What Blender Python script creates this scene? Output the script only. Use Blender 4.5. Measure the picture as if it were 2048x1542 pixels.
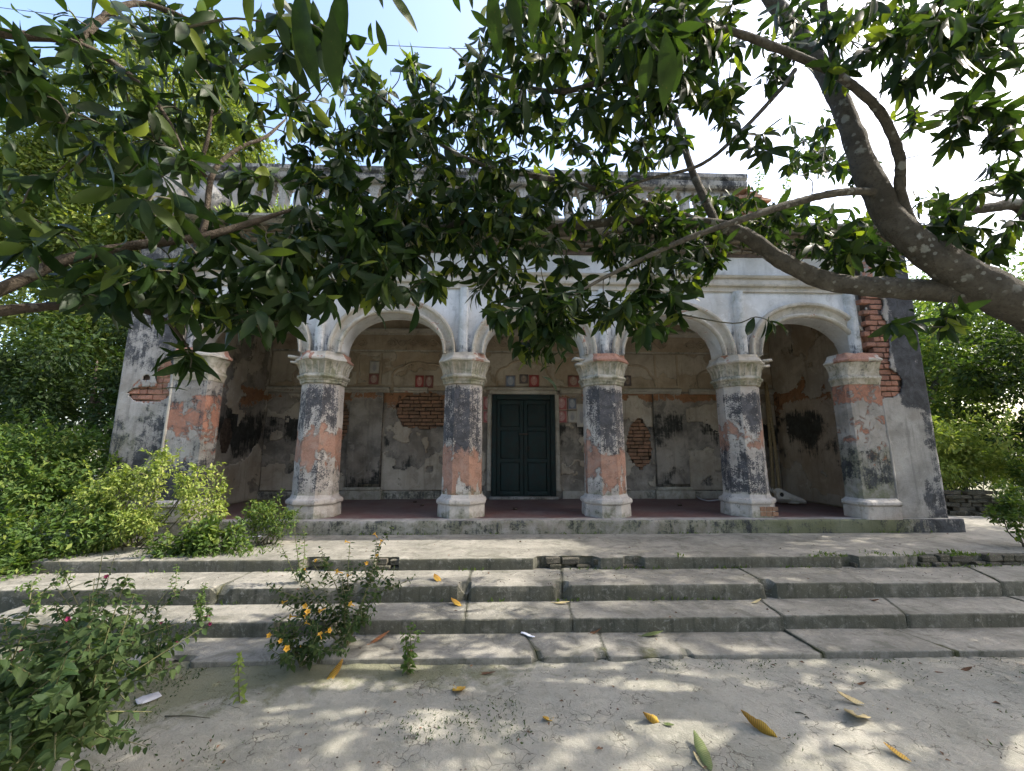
import bpy, math, random
import numpy as np
from math import radians, sin, cos, pi
from mathutils import Matrix, Vector

random.seed(7)
RNG = np.random.default_rng(11)
for o in list(bpy.data.objects):
    bpy.data.objects.remove(o, do_unlink=True)
SC = bpy.context.scene
COL = SC.collection

# ------------------------------------------------------------------ camera
FPX, CZ = 800.0, 1.615
PITCH, YAW, ROLL = radians(9.09), radians(1.68), radians(0.08)
FW = np.array([sin(YAW) * cos(PITCH), cos(YAW) * cos(PITCH), sin(PITCH)])
RT = np.array([cos(YAW), -sin(YAW), 0.0])
UP = np.cross(RT, FW)
RT, UP = RT * cos(ROLL) + UP * sin(ROLL), UP * cos(ROLL) - RT * sin(ROLL)
cd = bpy.data.cameras.new('camera')
cam = bpy.data.objects.new('camera', cd)
COL.objects.link(cam)
cd.sensor_width = 36.0
cd.lens = FPX / 2048.0 * 36.0
cd.clip_start = 0.05
cd.clip_end = 900.0
mw = Matrix.Identity(4)
for i in range(3):
    mw[i][0], mw[i][1], mw[i][2] = RT[i], UP[i], -FW[i]
mw[2][3] = CZ
cam.matrix_world = mw
SC.camera = cam

# ------------------------------------------------------------------ sky and sun
SUN_EL, SUN_B = radians(44), radians(1.5)      # SUN_B: how far behind the facade plane
w = bpy.data.worlds.new('World')
SC.world = w
w.use_nodes = True
nt = w.node_tree
sky = nt.nodes.new('ShaderNodeTexSky')
sky.sky_type = 'NISHITA'
sky.sun_disc = False
sky.sun_elevation = SUN_EL
sky.sun_rotation = pi / 2 - SUN_B
sky.altitude = 20
sky.air_density = 1.0
sky.dust_density = 4.0
sky.ozone_density = 1.0
bg = nt.nodes['Background']
bg.inputs['Strength'].default_value = 0.15
nt.links.new(sky.outputs[0], bg.inputs[0])
sl = bpy.data.lights.new('sun', 'SUN')
sl.energy = 2.3
sl.angle = radians(0.55)
sl.color = (1.0, 0.93, 0.82)
sun = bpy.data.objects.new('sun', sl)
COL.objects.link(sun)
SD = Vector((cos(SUN_EL) * cos(SUN_B), cos(SUN_EL) * sin(SUN_B), sin(SUN_EL)))
sun.rotation_euler = SD.to_track_quat('Z', 'Y').to_euler()
sun.location = (12, 4, 14)
SC.view_settings.view_transform = 'Standard'
SC.view_settings.look = 'None'
SC.view_settings.gamma = 1.0
SC.view_settings.use_curve_mapping = False
SC.view_settings.exposure = 2.0

# ------------------------------------------------------------------ helpers
def ray(x, y):
    return FW * FPX + RT * (x - 1024) + UP * (771 - y)

def at(x, y, Y):                        # world point on the photograph's ray at depth Y
    v = ray(x, y)
    p = v * (Y / v[1])
    p[2] += CZ
    return p

def onz(x, y, Z):                       # world point where that ray meets height Z
    v = ray(x, y)
    p = v * ((Z - CZ) / v[2])
    p[2] += CZ
    return p

def project(P):
    Q = np.asarray(P) - np.array([0, 0, CZ])
    d = Q @ FW
    d = np.where(np.abs(d) < 1e-6, 1e-6, d)
    return 1024 + FPX * (Q @ RT) / d, 771 - FPX * (Q @ UP) / d, d

def _hash(ix, iy, iz, seed):
    h = (ix.astype(np.int64) * 374761393 + iy.astype(np.int64) * 668265263 + iz.astype(np.int64) * 2147483647 + seed * 144665) & 0xffffffff
    h = ((h ^ (h >> 13)) * 1274126177) & 0xffffffff
    h = (h ^ (h >> 16)) & 0xffffff
    return h / float(0xffffff)

def vnoise(x, y, z=None, seed=0):
    x = np.asarray(x, float); y = np.asarray(y, float)
    z = np.zeros_like(x) if z is None else np.asarray(z, float)
    x, y, z = np.broadcast_arrays(x, y, z)
    x0, y0, z0 = np.floor(x), np.floor(y), np.floor(z)
    fx, fy, fz = x - x0, y - y0, z - z0
    fx, fy, fz = [t * t * (3 - 2 * t) for t in (fx, fy, fz)]
    r = 0
    for dx in (0, 1):
        for dy in (0, 1):
            for dz in (0, 1):
                wgt = (fx if dx else 1 - fx) * (fy if dy else 1 - fy) * (fz if dz else 1 - fz)
                r = r + wgt * _hash(x0 + dx, y0 + dy, z0 + dz, seed)
    return r

def fbm(x, y, z=None, seed=0, o=4):
    r, a, t, f = 0, 0.5, 0, 1.0
    for k in range(o):
        zz = None if z is None else np.asarray(z) * f
        r = r + a * vnoise(np.asarray(x) * f, np.asarray(y) * f, zz, seed + k * 17)
        t += a; a *= 0.5; f *= 2.03
    return r / t

def sm(a, b, x):
    t = np.clip((np.asarray(x, float) - a) / (b - a), 0, 1)
    return t * t * (3 - 2 * t)

def nrm(v):
    v = np.asarray(v, float)
    return v / np.maximum(np.linalg.norm(v, axis=-1, keepdims=True), 1e-9)

def mk(name, V, F, mat, parent=None, M=None, smooth=False, mesh_only=False):
    """one mesh object from vertices and faces; M = per-vertex colour attribute"""
    V = np.asarray(V, float).reshape(-1, 3)
    me = bpy.data.meshes.new(name)
    if isinstance(F, np.ndarray):
        k = F.shape[1]
        me.vertices.add(len(V)); me.vertices.foreach_set('co', V.astype(np.float32).ravel())
        me.loops.add(F.size); me.loops.foreach_set('vertex_index', F.astype(np.int32).ravel())
        me.polygons.add(len(F))
        me.polygons.foreach_set('loop_start', np.arange(0, F.size, k, dtype=np.int32))
        me.polygons.foreach_set('loop_total', np.full(len(F), k, dtype=np.int32))
        me.update(calc_edges=True)
        me.validate()
    else:
        me.from_pydata([tuple(v) for v in V], [], [tuple(f) for f in F])
        me.update()
    if M is not None:
        M = np.asarray(M, float)
        a = me.color_attributes.new('M', 'FLOAT_COLOR', 'POINT')
        c = np.ones((len(V), 4), np.float32)
        c[:, :M.shape[1]] = M
        a.data.foreach_set('color', c.ravel())
    if smooth:
        me.polygons.foreach_set('use_smooth', np.ones(len(me.polygons), bool))
    if mat: me.materials.append(mat)
    if mesh_only: return me
    o = bpy.data.objects.new(name, me)
    COL.objects.link(o)
    if parent: o.parent = parent
    return o

def inst(name, me, parent=None, mat4=None):
    o = bpy.data.objects.new(name, me)
    COL.objects.link(o)
    if parent: o.parent = parent
    if mat4 is not None: o.matrix_basis = mat4
    return o

def empty(name, loc=(0, 0, 0)):
    o = bpy.data.objects.new(name, None)
    o.empty_display_size = 0.1
    COL.objects.link(o)
    o.location = loc
    return o

def tag(o, label, cat, group=None):
    o['label'] = label; o['category'] = cat
    if group: o['group'] = group
    return o

def gridf(nu, nv, wrap=False):
    i = np.arange(nu - (0 if wrap else 1)); j = np.arange(nv - 1)
    I, J = np.meshgrid(i, j, indexing='ij')
    I2 = (I + 1) % nu
    return np.stack([I * nv + J, I2 * nv + J, I2 * nv + J + 1, I * nv + J + 1], -1).reshape(-1, 4)

BOXF = np.array([[0, 1, 3, 2], [4, 6, 7, 5], [0, 4, 5, 1], [2, 3, 7, 6], [0, 2, 6, 4], [1, 5, 7, 3]])
def boxv(x0, x1, y0, y1, z0, z1):
    return np.array([[x, y, z] for x in (x0, x1) for y in (y0, y1) for z in (z0, z1)], float)

def box(name, x0, x1, y0, y1, z0, z1, mat, parent=None, bevel=0.0, M=None):
    o = mk(name, boxv(x0, x1, y0, y1, z0, z1), BOXF, mat, parent, M=None if M is None else np.tile(M, (8, 1)))
    if bevel:
        b = o.modifiers.new('b', 'BEVEL'); b.width = bevel; b.segments = 2
    return o

def tube_arrays(pts, rad, seg=8, noise=0.0, seed=0, step=None, caps=True):
    """tube through points (Catmull-Rom resampled), radius per point"""
    P = np.asarray(pts, float); R = np.asarray(rad, float)
    if len(P) > 2 or step:
        Q = np.vstack([2 * P[0] - P[1], P, 2 * P[-1] - P[-2]])
        out, ro = [], []
        for i in range(len(P) - 1):
            d = np.linalg.norm(P[i + 1] - P[i])
            n = max(2, int(d / step)) if step else 4
            t = np.linspace(0, 1, n, endpoint=False)[:, None]
            a, b, c, e = Q[i], Q[i + 1], Q[i + 2], Q[i + 3]
            out.append(0.5 * (2 * b + (c - a) * t + (2 * a - 5 * b + 4 * c - e) * t ** 2 + (3 * b - a - 3 * c + e) * t ** 3))
            ro.append((R[i] + (R[i + 1] - R[i]) * t[:, 0]))
        P = np.vstack(out + [P[-1:]]); R = np.concatenate(ro + [R[-1:]])
    T = nrm(np.gradient(P, axis=0))
    ref = np.array([0.0, 0, 1]) if abs(T[0][2]) < 0.9 else np.array([1.0, 0, 0])
    u = nrm(np.cross(T[0], ref)); U = [u]
    for i in range(1, len(P)):
        u = U[-1] - T[i] * np.dot(U[-1], T[i]); U.append(nrm(u))
    U = np.array(U); W = np.cross(T, U)
    a = np.linspace(0, 2 * pi, seg, endpoint=False)
    ring = U[:, None, :] * np.cos(a)[None, :, None] + W[:, None, :] * np.sin(a)[None, :, None]
    rr = np.repeat(R[:, None], seg, 1)
    if noise:
        X = P[:, None, :] + ring * rr[:, :, None]
        s = 1.0 / max(R.mean() * 1.3, 1e-3)
        rr = rr * (1 + noise * 2 * (fbm(X[..., 0] * s, X[..., 1] * s, X[..., 2] * s, seed, 3) - 0.5))
    V = (P[:, None, :] + ring * rr[:, :, None]).reshape(-1, 3)
    n = len(P)
    I, J = np.meshgrid(np.arange(n - 1), np.arange(seg), indexing='ij')
    J2 = (J + 1) % seg
    F = np.stack([I * seg + J, I * seg + J2, (I + 1) * seg + J2, (I + 1) * seg + J], -1).reshape(-1, 4)
    return V, F, P, R

def tube(name, pts, rad, mat, parent=None, seg=8, noise=0.0, seed=0, step=None):
    V, F, P, R = tube_arrays(pts, rad, seg, noise, seed, step)
    n = len(P)
    F = [tuple(f) for f in F] + [tuple(range(seg))[::-1], tuple((n - 1) * seg + k for k in range(seg))]
    return mk(name, V, F, mat, parent, smooth=True)

class Batch:
    """collects pieces that become ONE mesh"""
    def __init__(s): s.V = []; s.F = []; s.M = []; s.n = 0
    def add(s, V, F, M=None):
        V = np.asarray(V).reshape(-1, 3); s.V.append(V); s.F.append(np.asarray(F) + s.n); s.n += len(V)
        if M is not None: s.M.append(np.asarray(M))
    def build(s, name, mat, parent=None, smooth=False):
        return mk(name, np.vstack(s.V), np.vstack(s.F), mat, parent, M=np.vstack(s.M) if s.M else None, smooth=smooth)

# ------------------------------------------------------------------ materials
def newmat(name):
    m = bpy.data.materials.new(name); m.use_nodes = True
    nt = m.node_tree; nt.nodes.clear()
    return m, nt

class N:
    """thin wrapper to write node trees shortly"""
    def __init__(s, nt): s.nt = nt
    def n(s, t, **kw):
        nd = s.nt.nodes.new('ShaderNode' + t)
        for k, v in kw.items(): setattr(nd, k, v)
        return nd
    def val(s, sock, v):
        if hasattr(v, 'is_linked') or hasattr(v, 'links'): s.nt.links.new(v, sock)
        else: sock.default_value = v
    def math(s, op, a, b=0.0, c=None, clamp=False):
        nd = s.n('Math', operation=op, use_clamp=clamp)
        s.val(nd.inputs[0], a); s.val(nd.inputs[1], b)
        if c is not None: s.val(nd.inputs[2], c)
        return nd.outputs[0]
    def mix(s, f, a, b, mode='MIX'):
        nd = s.n('Mix', data_type='RGBA', blend_type=mode)
        s.val(nd.inputs[0], f)
        for sk, v in ((nd.inputs[6], a), (nd.inputs[7], b)):
            if isinstance(v, tuple): sk.default_value = (*v[:3], 1)
            else: s.nt.links.new(v, sk)
        return nd.outputs[2]
    def noise(s, vec, scale, detail=4, rough=0.6, dist=0.0):
        nd = s.n('TexNoise'); s.nt.links.new(vec, nd.inputs['Vector'])
        nd.inputs['Scale'].default_value = scale; nd.inputs['Detail'].default_value = detail
        nd.inputs['Roughness'].default_value = rough; nd.inputs['Distortion'].default_value = dist
        return nd.outputs[0]
    def voro(s, vec, scale, feature='F1', rnd=1.0):
        nd = s.n('TexVoronoi', feature=feature); s.nt.links.new(vec, nd.inputs['Vector'])
        nd.inputs['Scale'].default_value = scale; nd.inputs['Randomness'].default_value = rnd
        return nd
    def step(s, x, a, b):
        nd = s.n('MapRange', interpolation_type='SMOOTHSTEP')
        s.val(nd.inputs[0], x); nd.inputs[1].default_value = a; nd.inputs[2].default_value = b
        return nd.outputs[0]
    def pos(s): return s.n('NewGeometry').outputs['Position']
    def scaled(s, vec, sc):
        nd = s.n('Mapping'); s.nt.links.new(vec, nd.inputs[0]); nd.inputs['Scale'].default_value = sc
        return nd.outputs[0]
    def bump(s, h, strength=0.4, dist=0.02):
        nd = s.n('Bump'); s.nt.links.new(h, nd.inputs['Height'])
        nd.inputs['Strength'].default_value = strength; nd.inputs['Distance'].default_value = dist
        return nd.outputs[0]
    def out(s, color, rough=0.85, normal=None, spec=0.3):
        b = s.n('BsdfPrincipled')
        s.val(b.inputs['Base Color'], (*color[:3], 1) if isinstance(color, tuple) else color)
        s.val(b.inputs['Roughness'], rough)
        b.inputs['Specular IOR Level'].default_value = spec
        if normal is not None: s.nt.links.new(normal, b.inputs['Normal'])
        o = s.n('OutputMaterial'); s.nt.links.new(b.outputs[0], o.inputs[0])
        return b

def plaster(name, c1, c2, under, mould, moss=(0.10, 0.115, 0.045), fine=9.0, amt=0.8, speck=0.45, bump=0.5, streak=0.35):
    """limewash over plaster: M.r = black mould, M.g = missing coat (reddish undercoat), M.b = green-grey dirt"""
    m, nt = newmat(name); g = N(nt)
    p = g.pos()
    at_ = g.n('Attribute', attribute_name='M')
    sep = g.n('SeparateColor'); nt.links.new(at_.outputs['Color'], sep.inputs[0])
    R, G, B = sep.outputs[0], sep.outputs[1], sep.outputs[2]
    n1 = g.noise(p, 2.3, 6, 0.6); n2 = g.noise(p, fine, 8, 0.68, 0.4); n3 = g.noise(p, 55, 5, 0.7)
    n5 = g.noise(p, 6.5, 9, 0.72, 0.6)
    st = g.noise(g.scaled(p, (16, 16, 1.1)), 1.0, 5, 0.6)
    st2 = g.noise(g.scaled(p, (30, 30, 1.4)), 1.0, 5, 0.7)
    base = g.mix(g.step(n1, 0.35, 0.68), c1, c2)
    base = g.mix(g.math('MULTIPLY', g.step(st, 0.5, 0.78), streak), base, tuple(x * 0.45 for x in c2))
    n7 = g.noise(p, 0.9, 5, 0.6, 0.5); n8 = g.noise(p, 3.7, 8, 0.75, 0.8)
    base = g.mix(g.math('MULTIPLY', g.step(n7, 0.42, 0.68), 0.45), base, (c2[0] * 0.95, c2[1] * 0.80, c2[2] * 0.66))
    base = g.mix(g.math('MULTIPLY', g.step(n8, 0.52, 0.70), 0.55), base, tuple(x * 0.55 for x in c2))
    base = g.mix(g.math('MULTIPLY', g.step(n8, 0.46, 0.34), 0.5), base, tuple(min(.8, x * 1.18) for x in c1))
    base = g.mix(g.math('MULTIPLY', g.step(n3, 0.58, 0.70), 0.35), base, tuple(x * 0.5 for x in c2))
    # undercoat patches with their own ragged outline
    gm = g.step(g.math('ADD', G, g.math('MULTIPLY', g.math('SUBTRACT', n5, 0.5), 1.25)), 0.44, 0.54)
    rim = g.math('SUBTRACT', g.step(g.math('ADD', G, g.math('MULTIPLY', g.math('SUBTRACT', n5, 0.5), 1.25)), 0.42, 0.47), gm)
    uc = g.mix(g.step(n2, 0.35, 0.7), under, tuple(x * 0.62 for x in under))
    uc = g.mix(g.math('MULTIPLY', g.step(n3, 0.52, 0.72), 0.5), uc, tuple(min(1, x * 1.5 + 0.08) for x in under))
    uc = g.mix(g.math('MULTIPLY', g.step(n8, 0.50, 0.66), 0.65), uc, tuple(0.5 * a + 0.5 * b for a, b in zip(c2, under)))
    uc = g.mix(g.math('MULTIPLY', g.step(g.noise(p, 28, 7, 0.75, 0.8), 0.56, 0.66), 0.6), uc, tuple(x * 0.35 for x in under))
    col = g.mix(g.math('MULTIPLY', gm, 0.93), base, uc)
    col = g.mix(g.math('MULTIPLY', rim, 0.6), col, tuple(min(0.85, x * 1.15) for x in c1))
    # green-grey dirt
    bm = g.step(g.math('ADD', B, g.math('MULTIPLY', g.math('SUBTRACT', n2, 0.5), 1.0)), 0.38, 0.75)
    col = g.mix(g.math('MULTIPLY', bm, 0.75), col, moss)
    # black mould, speckled where the coat flakes through
    sp = g.math('ADD', g.math('ADD', g.math('MULTIPLY', g.math('SUBTRACT', n2, 0.5), amt), g.math('MULTIPLY', g.math('SUBTRACT', st2, 0.5), 0.7)), g.math('MULTIPLY', g.math('SUBTRACT', n3, 0.5), speck))
    rm = g.step(g.math('ADD', R, sp), 0.36, 0.62)
    mc = g.mix(g.step(n5, 0.35, 0.7), mould, tuple(x * 2.4 + 0.015 for x in mould))
    col = g.mix(g.math('MULTIPLY', rm, 0.93), col, mc)
    h = g.math('ADD', g.math('MULTIPLY', n2, 0.6), g.math('MULTIPLY', n3, 0.35))
    h = g.math('SUBTRACT', h, g.math('MULTIPLY', gm, 0.9))
    g.out(col, 0.9, g.bump(h, bump, 0.02), 0.2)
    return m

M_WASH = plaster('limewash_facade', (0.60, 0.61, 0.61), (0.46, 0.47, 0.46), (0.36, 0.18, 0.12), (0.045, 0.05, 0.06), amt=0.7, speck=0.3, streak=0.25)
M_TRIM = plaster('cream_trim', (0.50, 0.47, 0.41), (0.355, 0.332, 0.28), (0.36, 0.185, 0.13), (0.05, 0.05, 0.05), amt=0.7, speck=0.3)
M_COLM = plaster('column_plaster', (0.50, 0.47, 0.43), (0.36, 0.335, 0.31), (0.37, 0.205, 0.145), (0.028, 0.03, 0.036), fine=8, amt=1.3, speck=1.35, bump=0.9, streak=.5)
M_CORN = plaster('corner_plaster', (0.37, 0.355, 0.33), (0.23, 0.22, 0.20), (0.37, 0.175, 0.115), (0.024, 0.026, 0.03), fine=5.5, amt=1.5, speck=0.7, bump=0.9, streak=.5)
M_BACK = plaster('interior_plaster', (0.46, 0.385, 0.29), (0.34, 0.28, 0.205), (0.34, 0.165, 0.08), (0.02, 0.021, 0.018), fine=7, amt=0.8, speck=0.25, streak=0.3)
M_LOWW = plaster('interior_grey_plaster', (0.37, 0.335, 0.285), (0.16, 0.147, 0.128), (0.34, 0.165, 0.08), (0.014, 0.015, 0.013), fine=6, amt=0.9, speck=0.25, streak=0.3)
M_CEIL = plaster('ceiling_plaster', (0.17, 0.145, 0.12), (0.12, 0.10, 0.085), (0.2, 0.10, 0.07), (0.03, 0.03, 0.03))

def brickmat(name, c1, c2):
    m, nt = newmat(name); g = N(nt)
    p = g.pos(); oi = g.n('ObjectInfo').outputs['Random']
    n2 = g.noise(p, 26, 6, 0.65); n3 = g.noise(p, 90, 4, 0.7)
    col = g.mix(oi, c1, c2)
    col = g.mix(g.math('MULTIPLY', g.step(n2, 0.45, 0.75), 0.6), col, tuple(x * 0.45 for x in c2))
    col = g.mix(g.math('MULTIPLY', g.step(n3, 0.52, 0.70), 0.5), col, (0.42, 0.37, 0.31)); col = g.mix(g.math('MULTIPLY', g.step(g.noise(p, 6, 5, .7, .5), 0.5, 0.64), 0.5), col, (0.10, 0.085, 0.07))
    g.out(col, 0.92, g.bump(g.math('ADD', n2, n3), 0.6, 0.01), 0.15)
    return m
M_BRICK = brickmat('brick_red', (0.36, 0.175, 0.115), (0.25, 0.125, 0.09))
M_BRICKD = brickmat('brick_dull', (0.36, 0.20, 0.125), (0.24, 0.145, 0.09))
M_BRICKG = brickmat('brick_mossy', (0.105, 0.098, 0.078), (0.06, 0.06, 0.042))

def simple(name, c, c2=None, rough=0.8, scale=20, bump=0.3, spec=0.3):
    m, nt = newmat(name); g = N(nt)
    n1 = g.noise(g.pos(), scale, 5, 0.6)
    col = g.mix(g.step(n1, 0.3, 0.7), c, c2 or tuple(x * 0.6 for x in c))
    g.out(col, rough, g.bump(n1, bump, 0.01), spec)
    return m
M_MORTAR = simple('mortar', (0.12, 0.09, 0.07), (0.06, 0.045, 0.035), 0.95, 18, 0.6)
M_DARK = simple('recess_shade', (0.03, 0.03, 0.028), (0.018, 0.018, 0.016), 0.95)  # near-black, stands for shade behind the door leaves and in eye sockets

def concrete(name):
    """M.r = algae-dark stain, M.g = moss"""
    m, nt = newmat(name); g = N(nt)
    p = g.pos()
    at_ = g.n('Attribute', attribute_name='M')
    sep = g.n('SeparateColor'); nt.links.new(at_.outputs['Color'], sep.inputs[0])
    n1 = g.noise(p, 1.7, 7, 0.6, 0.3); n2 = g.noise(p, 9, 8, 0.7); n3 = g.noise(p, 70, 4, 0.7)
    ns = g.noise(g.scaled(p, (1.2, 6, 6)), 1.0, 6, 0.65)
    col = g.mix(g.step(n1, 0.34, 0.66), (0.262, 0.250, 0.215), (0.172, 0.166, 0.142))
    col = g.mix(g.math('MULTIPLY', g.step(ns, 0.45, 0.72), 0.5), col, (0.33, 0.312, 0.268))
    col = g.mix(g.math('MULTIPLY', g.step(n2, 0.54, 0.74), 0.45), col, (0.17, 0.165, 0.14))
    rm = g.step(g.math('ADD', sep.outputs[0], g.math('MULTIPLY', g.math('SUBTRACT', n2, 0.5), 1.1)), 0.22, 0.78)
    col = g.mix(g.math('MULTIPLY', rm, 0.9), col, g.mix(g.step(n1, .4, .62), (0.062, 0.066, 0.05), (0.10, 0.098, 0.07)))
    n9 = g.noise(p, 4.2, 9, 0.75, 1.0); st = g.noise(g.scaled(p, (22, 22, 1.6)), 1.0, 5, 0.65)
    col = g.mix(g.math('MULTIPLY', g.step(n9, 0.48, 0.62), 0.6), col, (0.10, 0.10, 0.078))
    col = g.mix(g.math('MULTIPLY', g.step(n9, 0.44, 0.33), 0.5), col, (0.39, 0.37, 0.32))
    col = g.mix(g.math('MULTIPLY', g.math('MULTIPLY', g.step(st, 0.48, 0.7), rm), 0.6), col, (0.035, 0.037, 0.03))
    col = g.mix(g.math('MULTIPLY', g.math('MULTIPLY', g.step(g.noise(p, 13, 6, .7, .6), 0.60, 0.68), rm), 0.55), col, (0.33, 0.33, 0.30))
    gm = g.step(g.math('ADD', sep.outputs[1], g.math('MULTIPLY', g.math('SUBTRACT', n2, 0.5), 1.2)), 0.45, 0.7)
    col = g.mix(g.math('MULTIPLY', gm, 0.85), col, g.mix(n3, (0.045, 0.05, 0.018), (0.085, 0.085, 0.035)))
    col = g.mix(g.math('MULTIPLY', g.step(n3, 0.53, 0.70), 0.45), col, (0.11, 0.105, 0.09))
    n6 = g.noise(p, 24, 6, 0.75, 0.5); col = g.mix(g.math('MULTIPLY', g.step(n6, 0.52, 0.68), 0.4), col, (0.12, 0.115, 0.095)); col = g.mix(g.math('MULTIPLY', g.step(n6, 0.46, 0.32), 0.35), col, (0.36, 0.345, 0.315))
    h = g.math('ADD', g.math('MULTIPLY', n2, 0.7), g.math('MULTIPLY', n3, 0.35))
    g.out(col, 0.92, g.bump(g.math('ADD', h, g.math('MULTIPLY', n6, .5)), 0.7, 0.018), 0.2)
    return m
M_CONC = concrete('step_concrete')

def groundmat():
    m, nt = newmat('packed_earth'); g = N(nt)
    p = g.pos()
    at_ = g.n('Attribute', attribute_name='M')
    sep = g.n('SeparateColor'); nt.links.new(at_.outputs['Color'], sep.inputs[0])
    n1 = g.noise(p, 1.3, 7, 0.62, 0.4); n2 = g.noise(p, 7, 8, 0.7, 0.3); n3 = g.noise(p, 60, 5, 0.72)
    n4 = g.noise(p, 240, 3, 0.7)
    vo = g.voro(p, 9.0, 'DISTANCE_TO_EDGE')
    wv = g.n('VectorMath', operation='ADD')
    nt.links.new(p, wv.inputs[0])
    nv = g.n('TexNoise'); nt.links.new(p, nv.inputs['Vector']); nv.inputs['Scale'].default_value = 5; nv.inputs['Detail'].default_value = 5
    sc = g.n('VectorMath', operation='SCALE'); nt.links.new(nv.outputs['Color'], sc.inputs[0]); sc.inputs['Scale'].default_value = 0.35
    nt.links.new(sc.outputs[0], wv.inputs[1]); nt.links.new(wv.outputs[0], vo.inputs['Vector'])
    col = g.mix(g.step(n1, 0.35, 0.65), (0.385, 0.368, 0.31), (0.285, 0.278, 0.23))
    col = g.mix(g.math('MULTIPLY', g.step(n2, 0.48, 0.7), 0.7), col, (0.24, 0.235, 0.19))
    col = g.mix(g.math('MULTIPLY', g.step(n2, 0.52, 0.30), 0.4), col, (0.34, 0.31, 0.265))
    cr = g.math('MULTIPLY', g.step(vo.outputs['Distance'], 0.035, 0.0), g.step(g.noise(p, 3.2, 3), 0.47, 0.60))
    col = g.mix(g.math('MULTIPLY', cr, 0.8), col, (0.09, 0.08, 0.06))
    col = g.mix(g.math('MULTIPLY', g.step(n3, 0.55, 0.72), 0.5), col, (0.17, 0.155, 0.125))
    n6 = g.noise(p, 22, 7, 0.75, 0.7); col = g.mix(g.math('MULTIPLY', g.step(n6, 0.53, 0.68), 0.45), col, (0.24, 0.23, 0.19)); col = g.mix(g.math('MULTIPLY', g.step(n6, 0.47, 0.34), 0.45), col, (0.43, 0.415, 0.355))
    col = g.mix(g.math('MULTIPLY', g.step(n4, 0.6, 0.72), 0.4), col, (0.38, 0.35, 0.30))
    gm = g.step(g.math('ADD', sep.outputs[1], g.math('MULTIPLY', g.math('SUBTRACT', n2, 0.5), 1.3)), 0.42, 0.78)
    col = g.mix(g.math('MULTIPLY', gm, 0.7), col, g.mix(n3, (0.10, 0.115, 0.05), (0.18, 0.175, 0.10)))
    h = g.math('ADD', g.math('MULTIPLY', n2, 1.2), g.math('ADD', g.math('MULTIPLY', n3, 0.55), g.math('MULTIPLY', n4, 0.2)))
    h = g.math('SUBTRACT', h, g.math('MULTIPLY', cr, 0.5))
    g.out(col, 0.95, g.bump(g.math('ADD', h, n6), 0.8, 0.02), 0.15)
    return m
M_GROUND = groundmat()

def leafmat(name, dark, mid, young, trans=0.42, rough=0.42, tint=1.0, spec=0.15):
    """M.r = tone, M.g = young / yellow leaf"""
    m, nt = newmat(name); g = N(nt)
    at_ = g.n('Attribute', attribute_name='M')
    sep = g.n('SeparateColor'); nt.links.new(at_.outputs['Color'], sep.inputs[0])
    oi = g.n('ObjectInfo').outputs['Random']
    tone = g.math('FRACT', g.math('ADD', sep.outputs[0], g.math('MULTIPLY', oi, 0.73)))
    n1 = g.noise(g.pos(), 30, 3, 0.6)
    col = g.mix(tone, dark, mid)
    col = g.mix(g.math('MULTIPLY', g.step(n1, 0.45, 0.8), 0.3), col, tuple(x * 1.5 for x in mid))
    col = g.mix(sep.outputs[1], col, young)
    col = g.mix(g.math('MULTIPLY', g.step(g.noise(g.pos(), 85, 3, .6), 0.66, 0.72), 0.5), col, (0.10, 0.075, 0.035))
    b = g.n('BsdfPrincipled'); nt.links.new(col, b.inputs['Base Color'])
    b.inputs['Roughness'].default_value = rough; b.inputs['Specular IOR Level'].default_value = spec
    tcol = g.mix(1.0, col, (1.25 * tint, 1.35 * tint, 0.45 * tint), 'MULTIPLY')
    tb = g.n('BsdfTranslucent'); nt.links.new(tcol, tb.inputs[0])
    mx = g.n('MixShader'); mx.inputs[0].default_value = trans
    nt.links.new(b.outputs[0], mx.inputs[1]); nt.links.new(tb.outputs[0], mx.inputs[2])
    o = g.n('OutputMaterial'); nt.links.new(mx.outputs[0], o.inputs[0])
    return m
M_MANGO = leafmat('mango_leaf', (0.012, 0.027, 0.009), (0.029, 0.052, 0.015), (0.17, 0.21, 0.03), 0.34, 0.45, 1.3, 0.18)
M_FAR = leafmat('far_tree_leaf', (0.075, 0.115, 0.028), (0.16, 0.195, 0.055), (0.28, 0.29, 0.06), 0.42, 0.55)
M_DEEP = leafmat('shade_darkened_leaf', (0.018, 0.036, 0.012), (0.034, 0.058, 0.018), (0.10, 0.14, 0.03), 0.35, 0.5)  # leaf greens darkened to stand for the shade under the canopy
M_BUSHY = leafmat('yellow_green_leaf', (0.125, 0.18, 0.045), (0.25, 0.31, 0.09), (0.38, 0.40, 0.12), 0.42, 0.6)
M_HERB = leafmat('herb_leaf', (0.05, 0.095, 0.025), (0.095, 0.15, 0.04), (0.18, 0.22, 0.05), 0.4, 0.5)
M_DULL = leafmat('dusty_leaf', (0.022, 0.048, 0.018), (0.046, 0.078, 0.028), (0.16, 0.18, 0.06), 0.38, 0.6)

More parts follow.
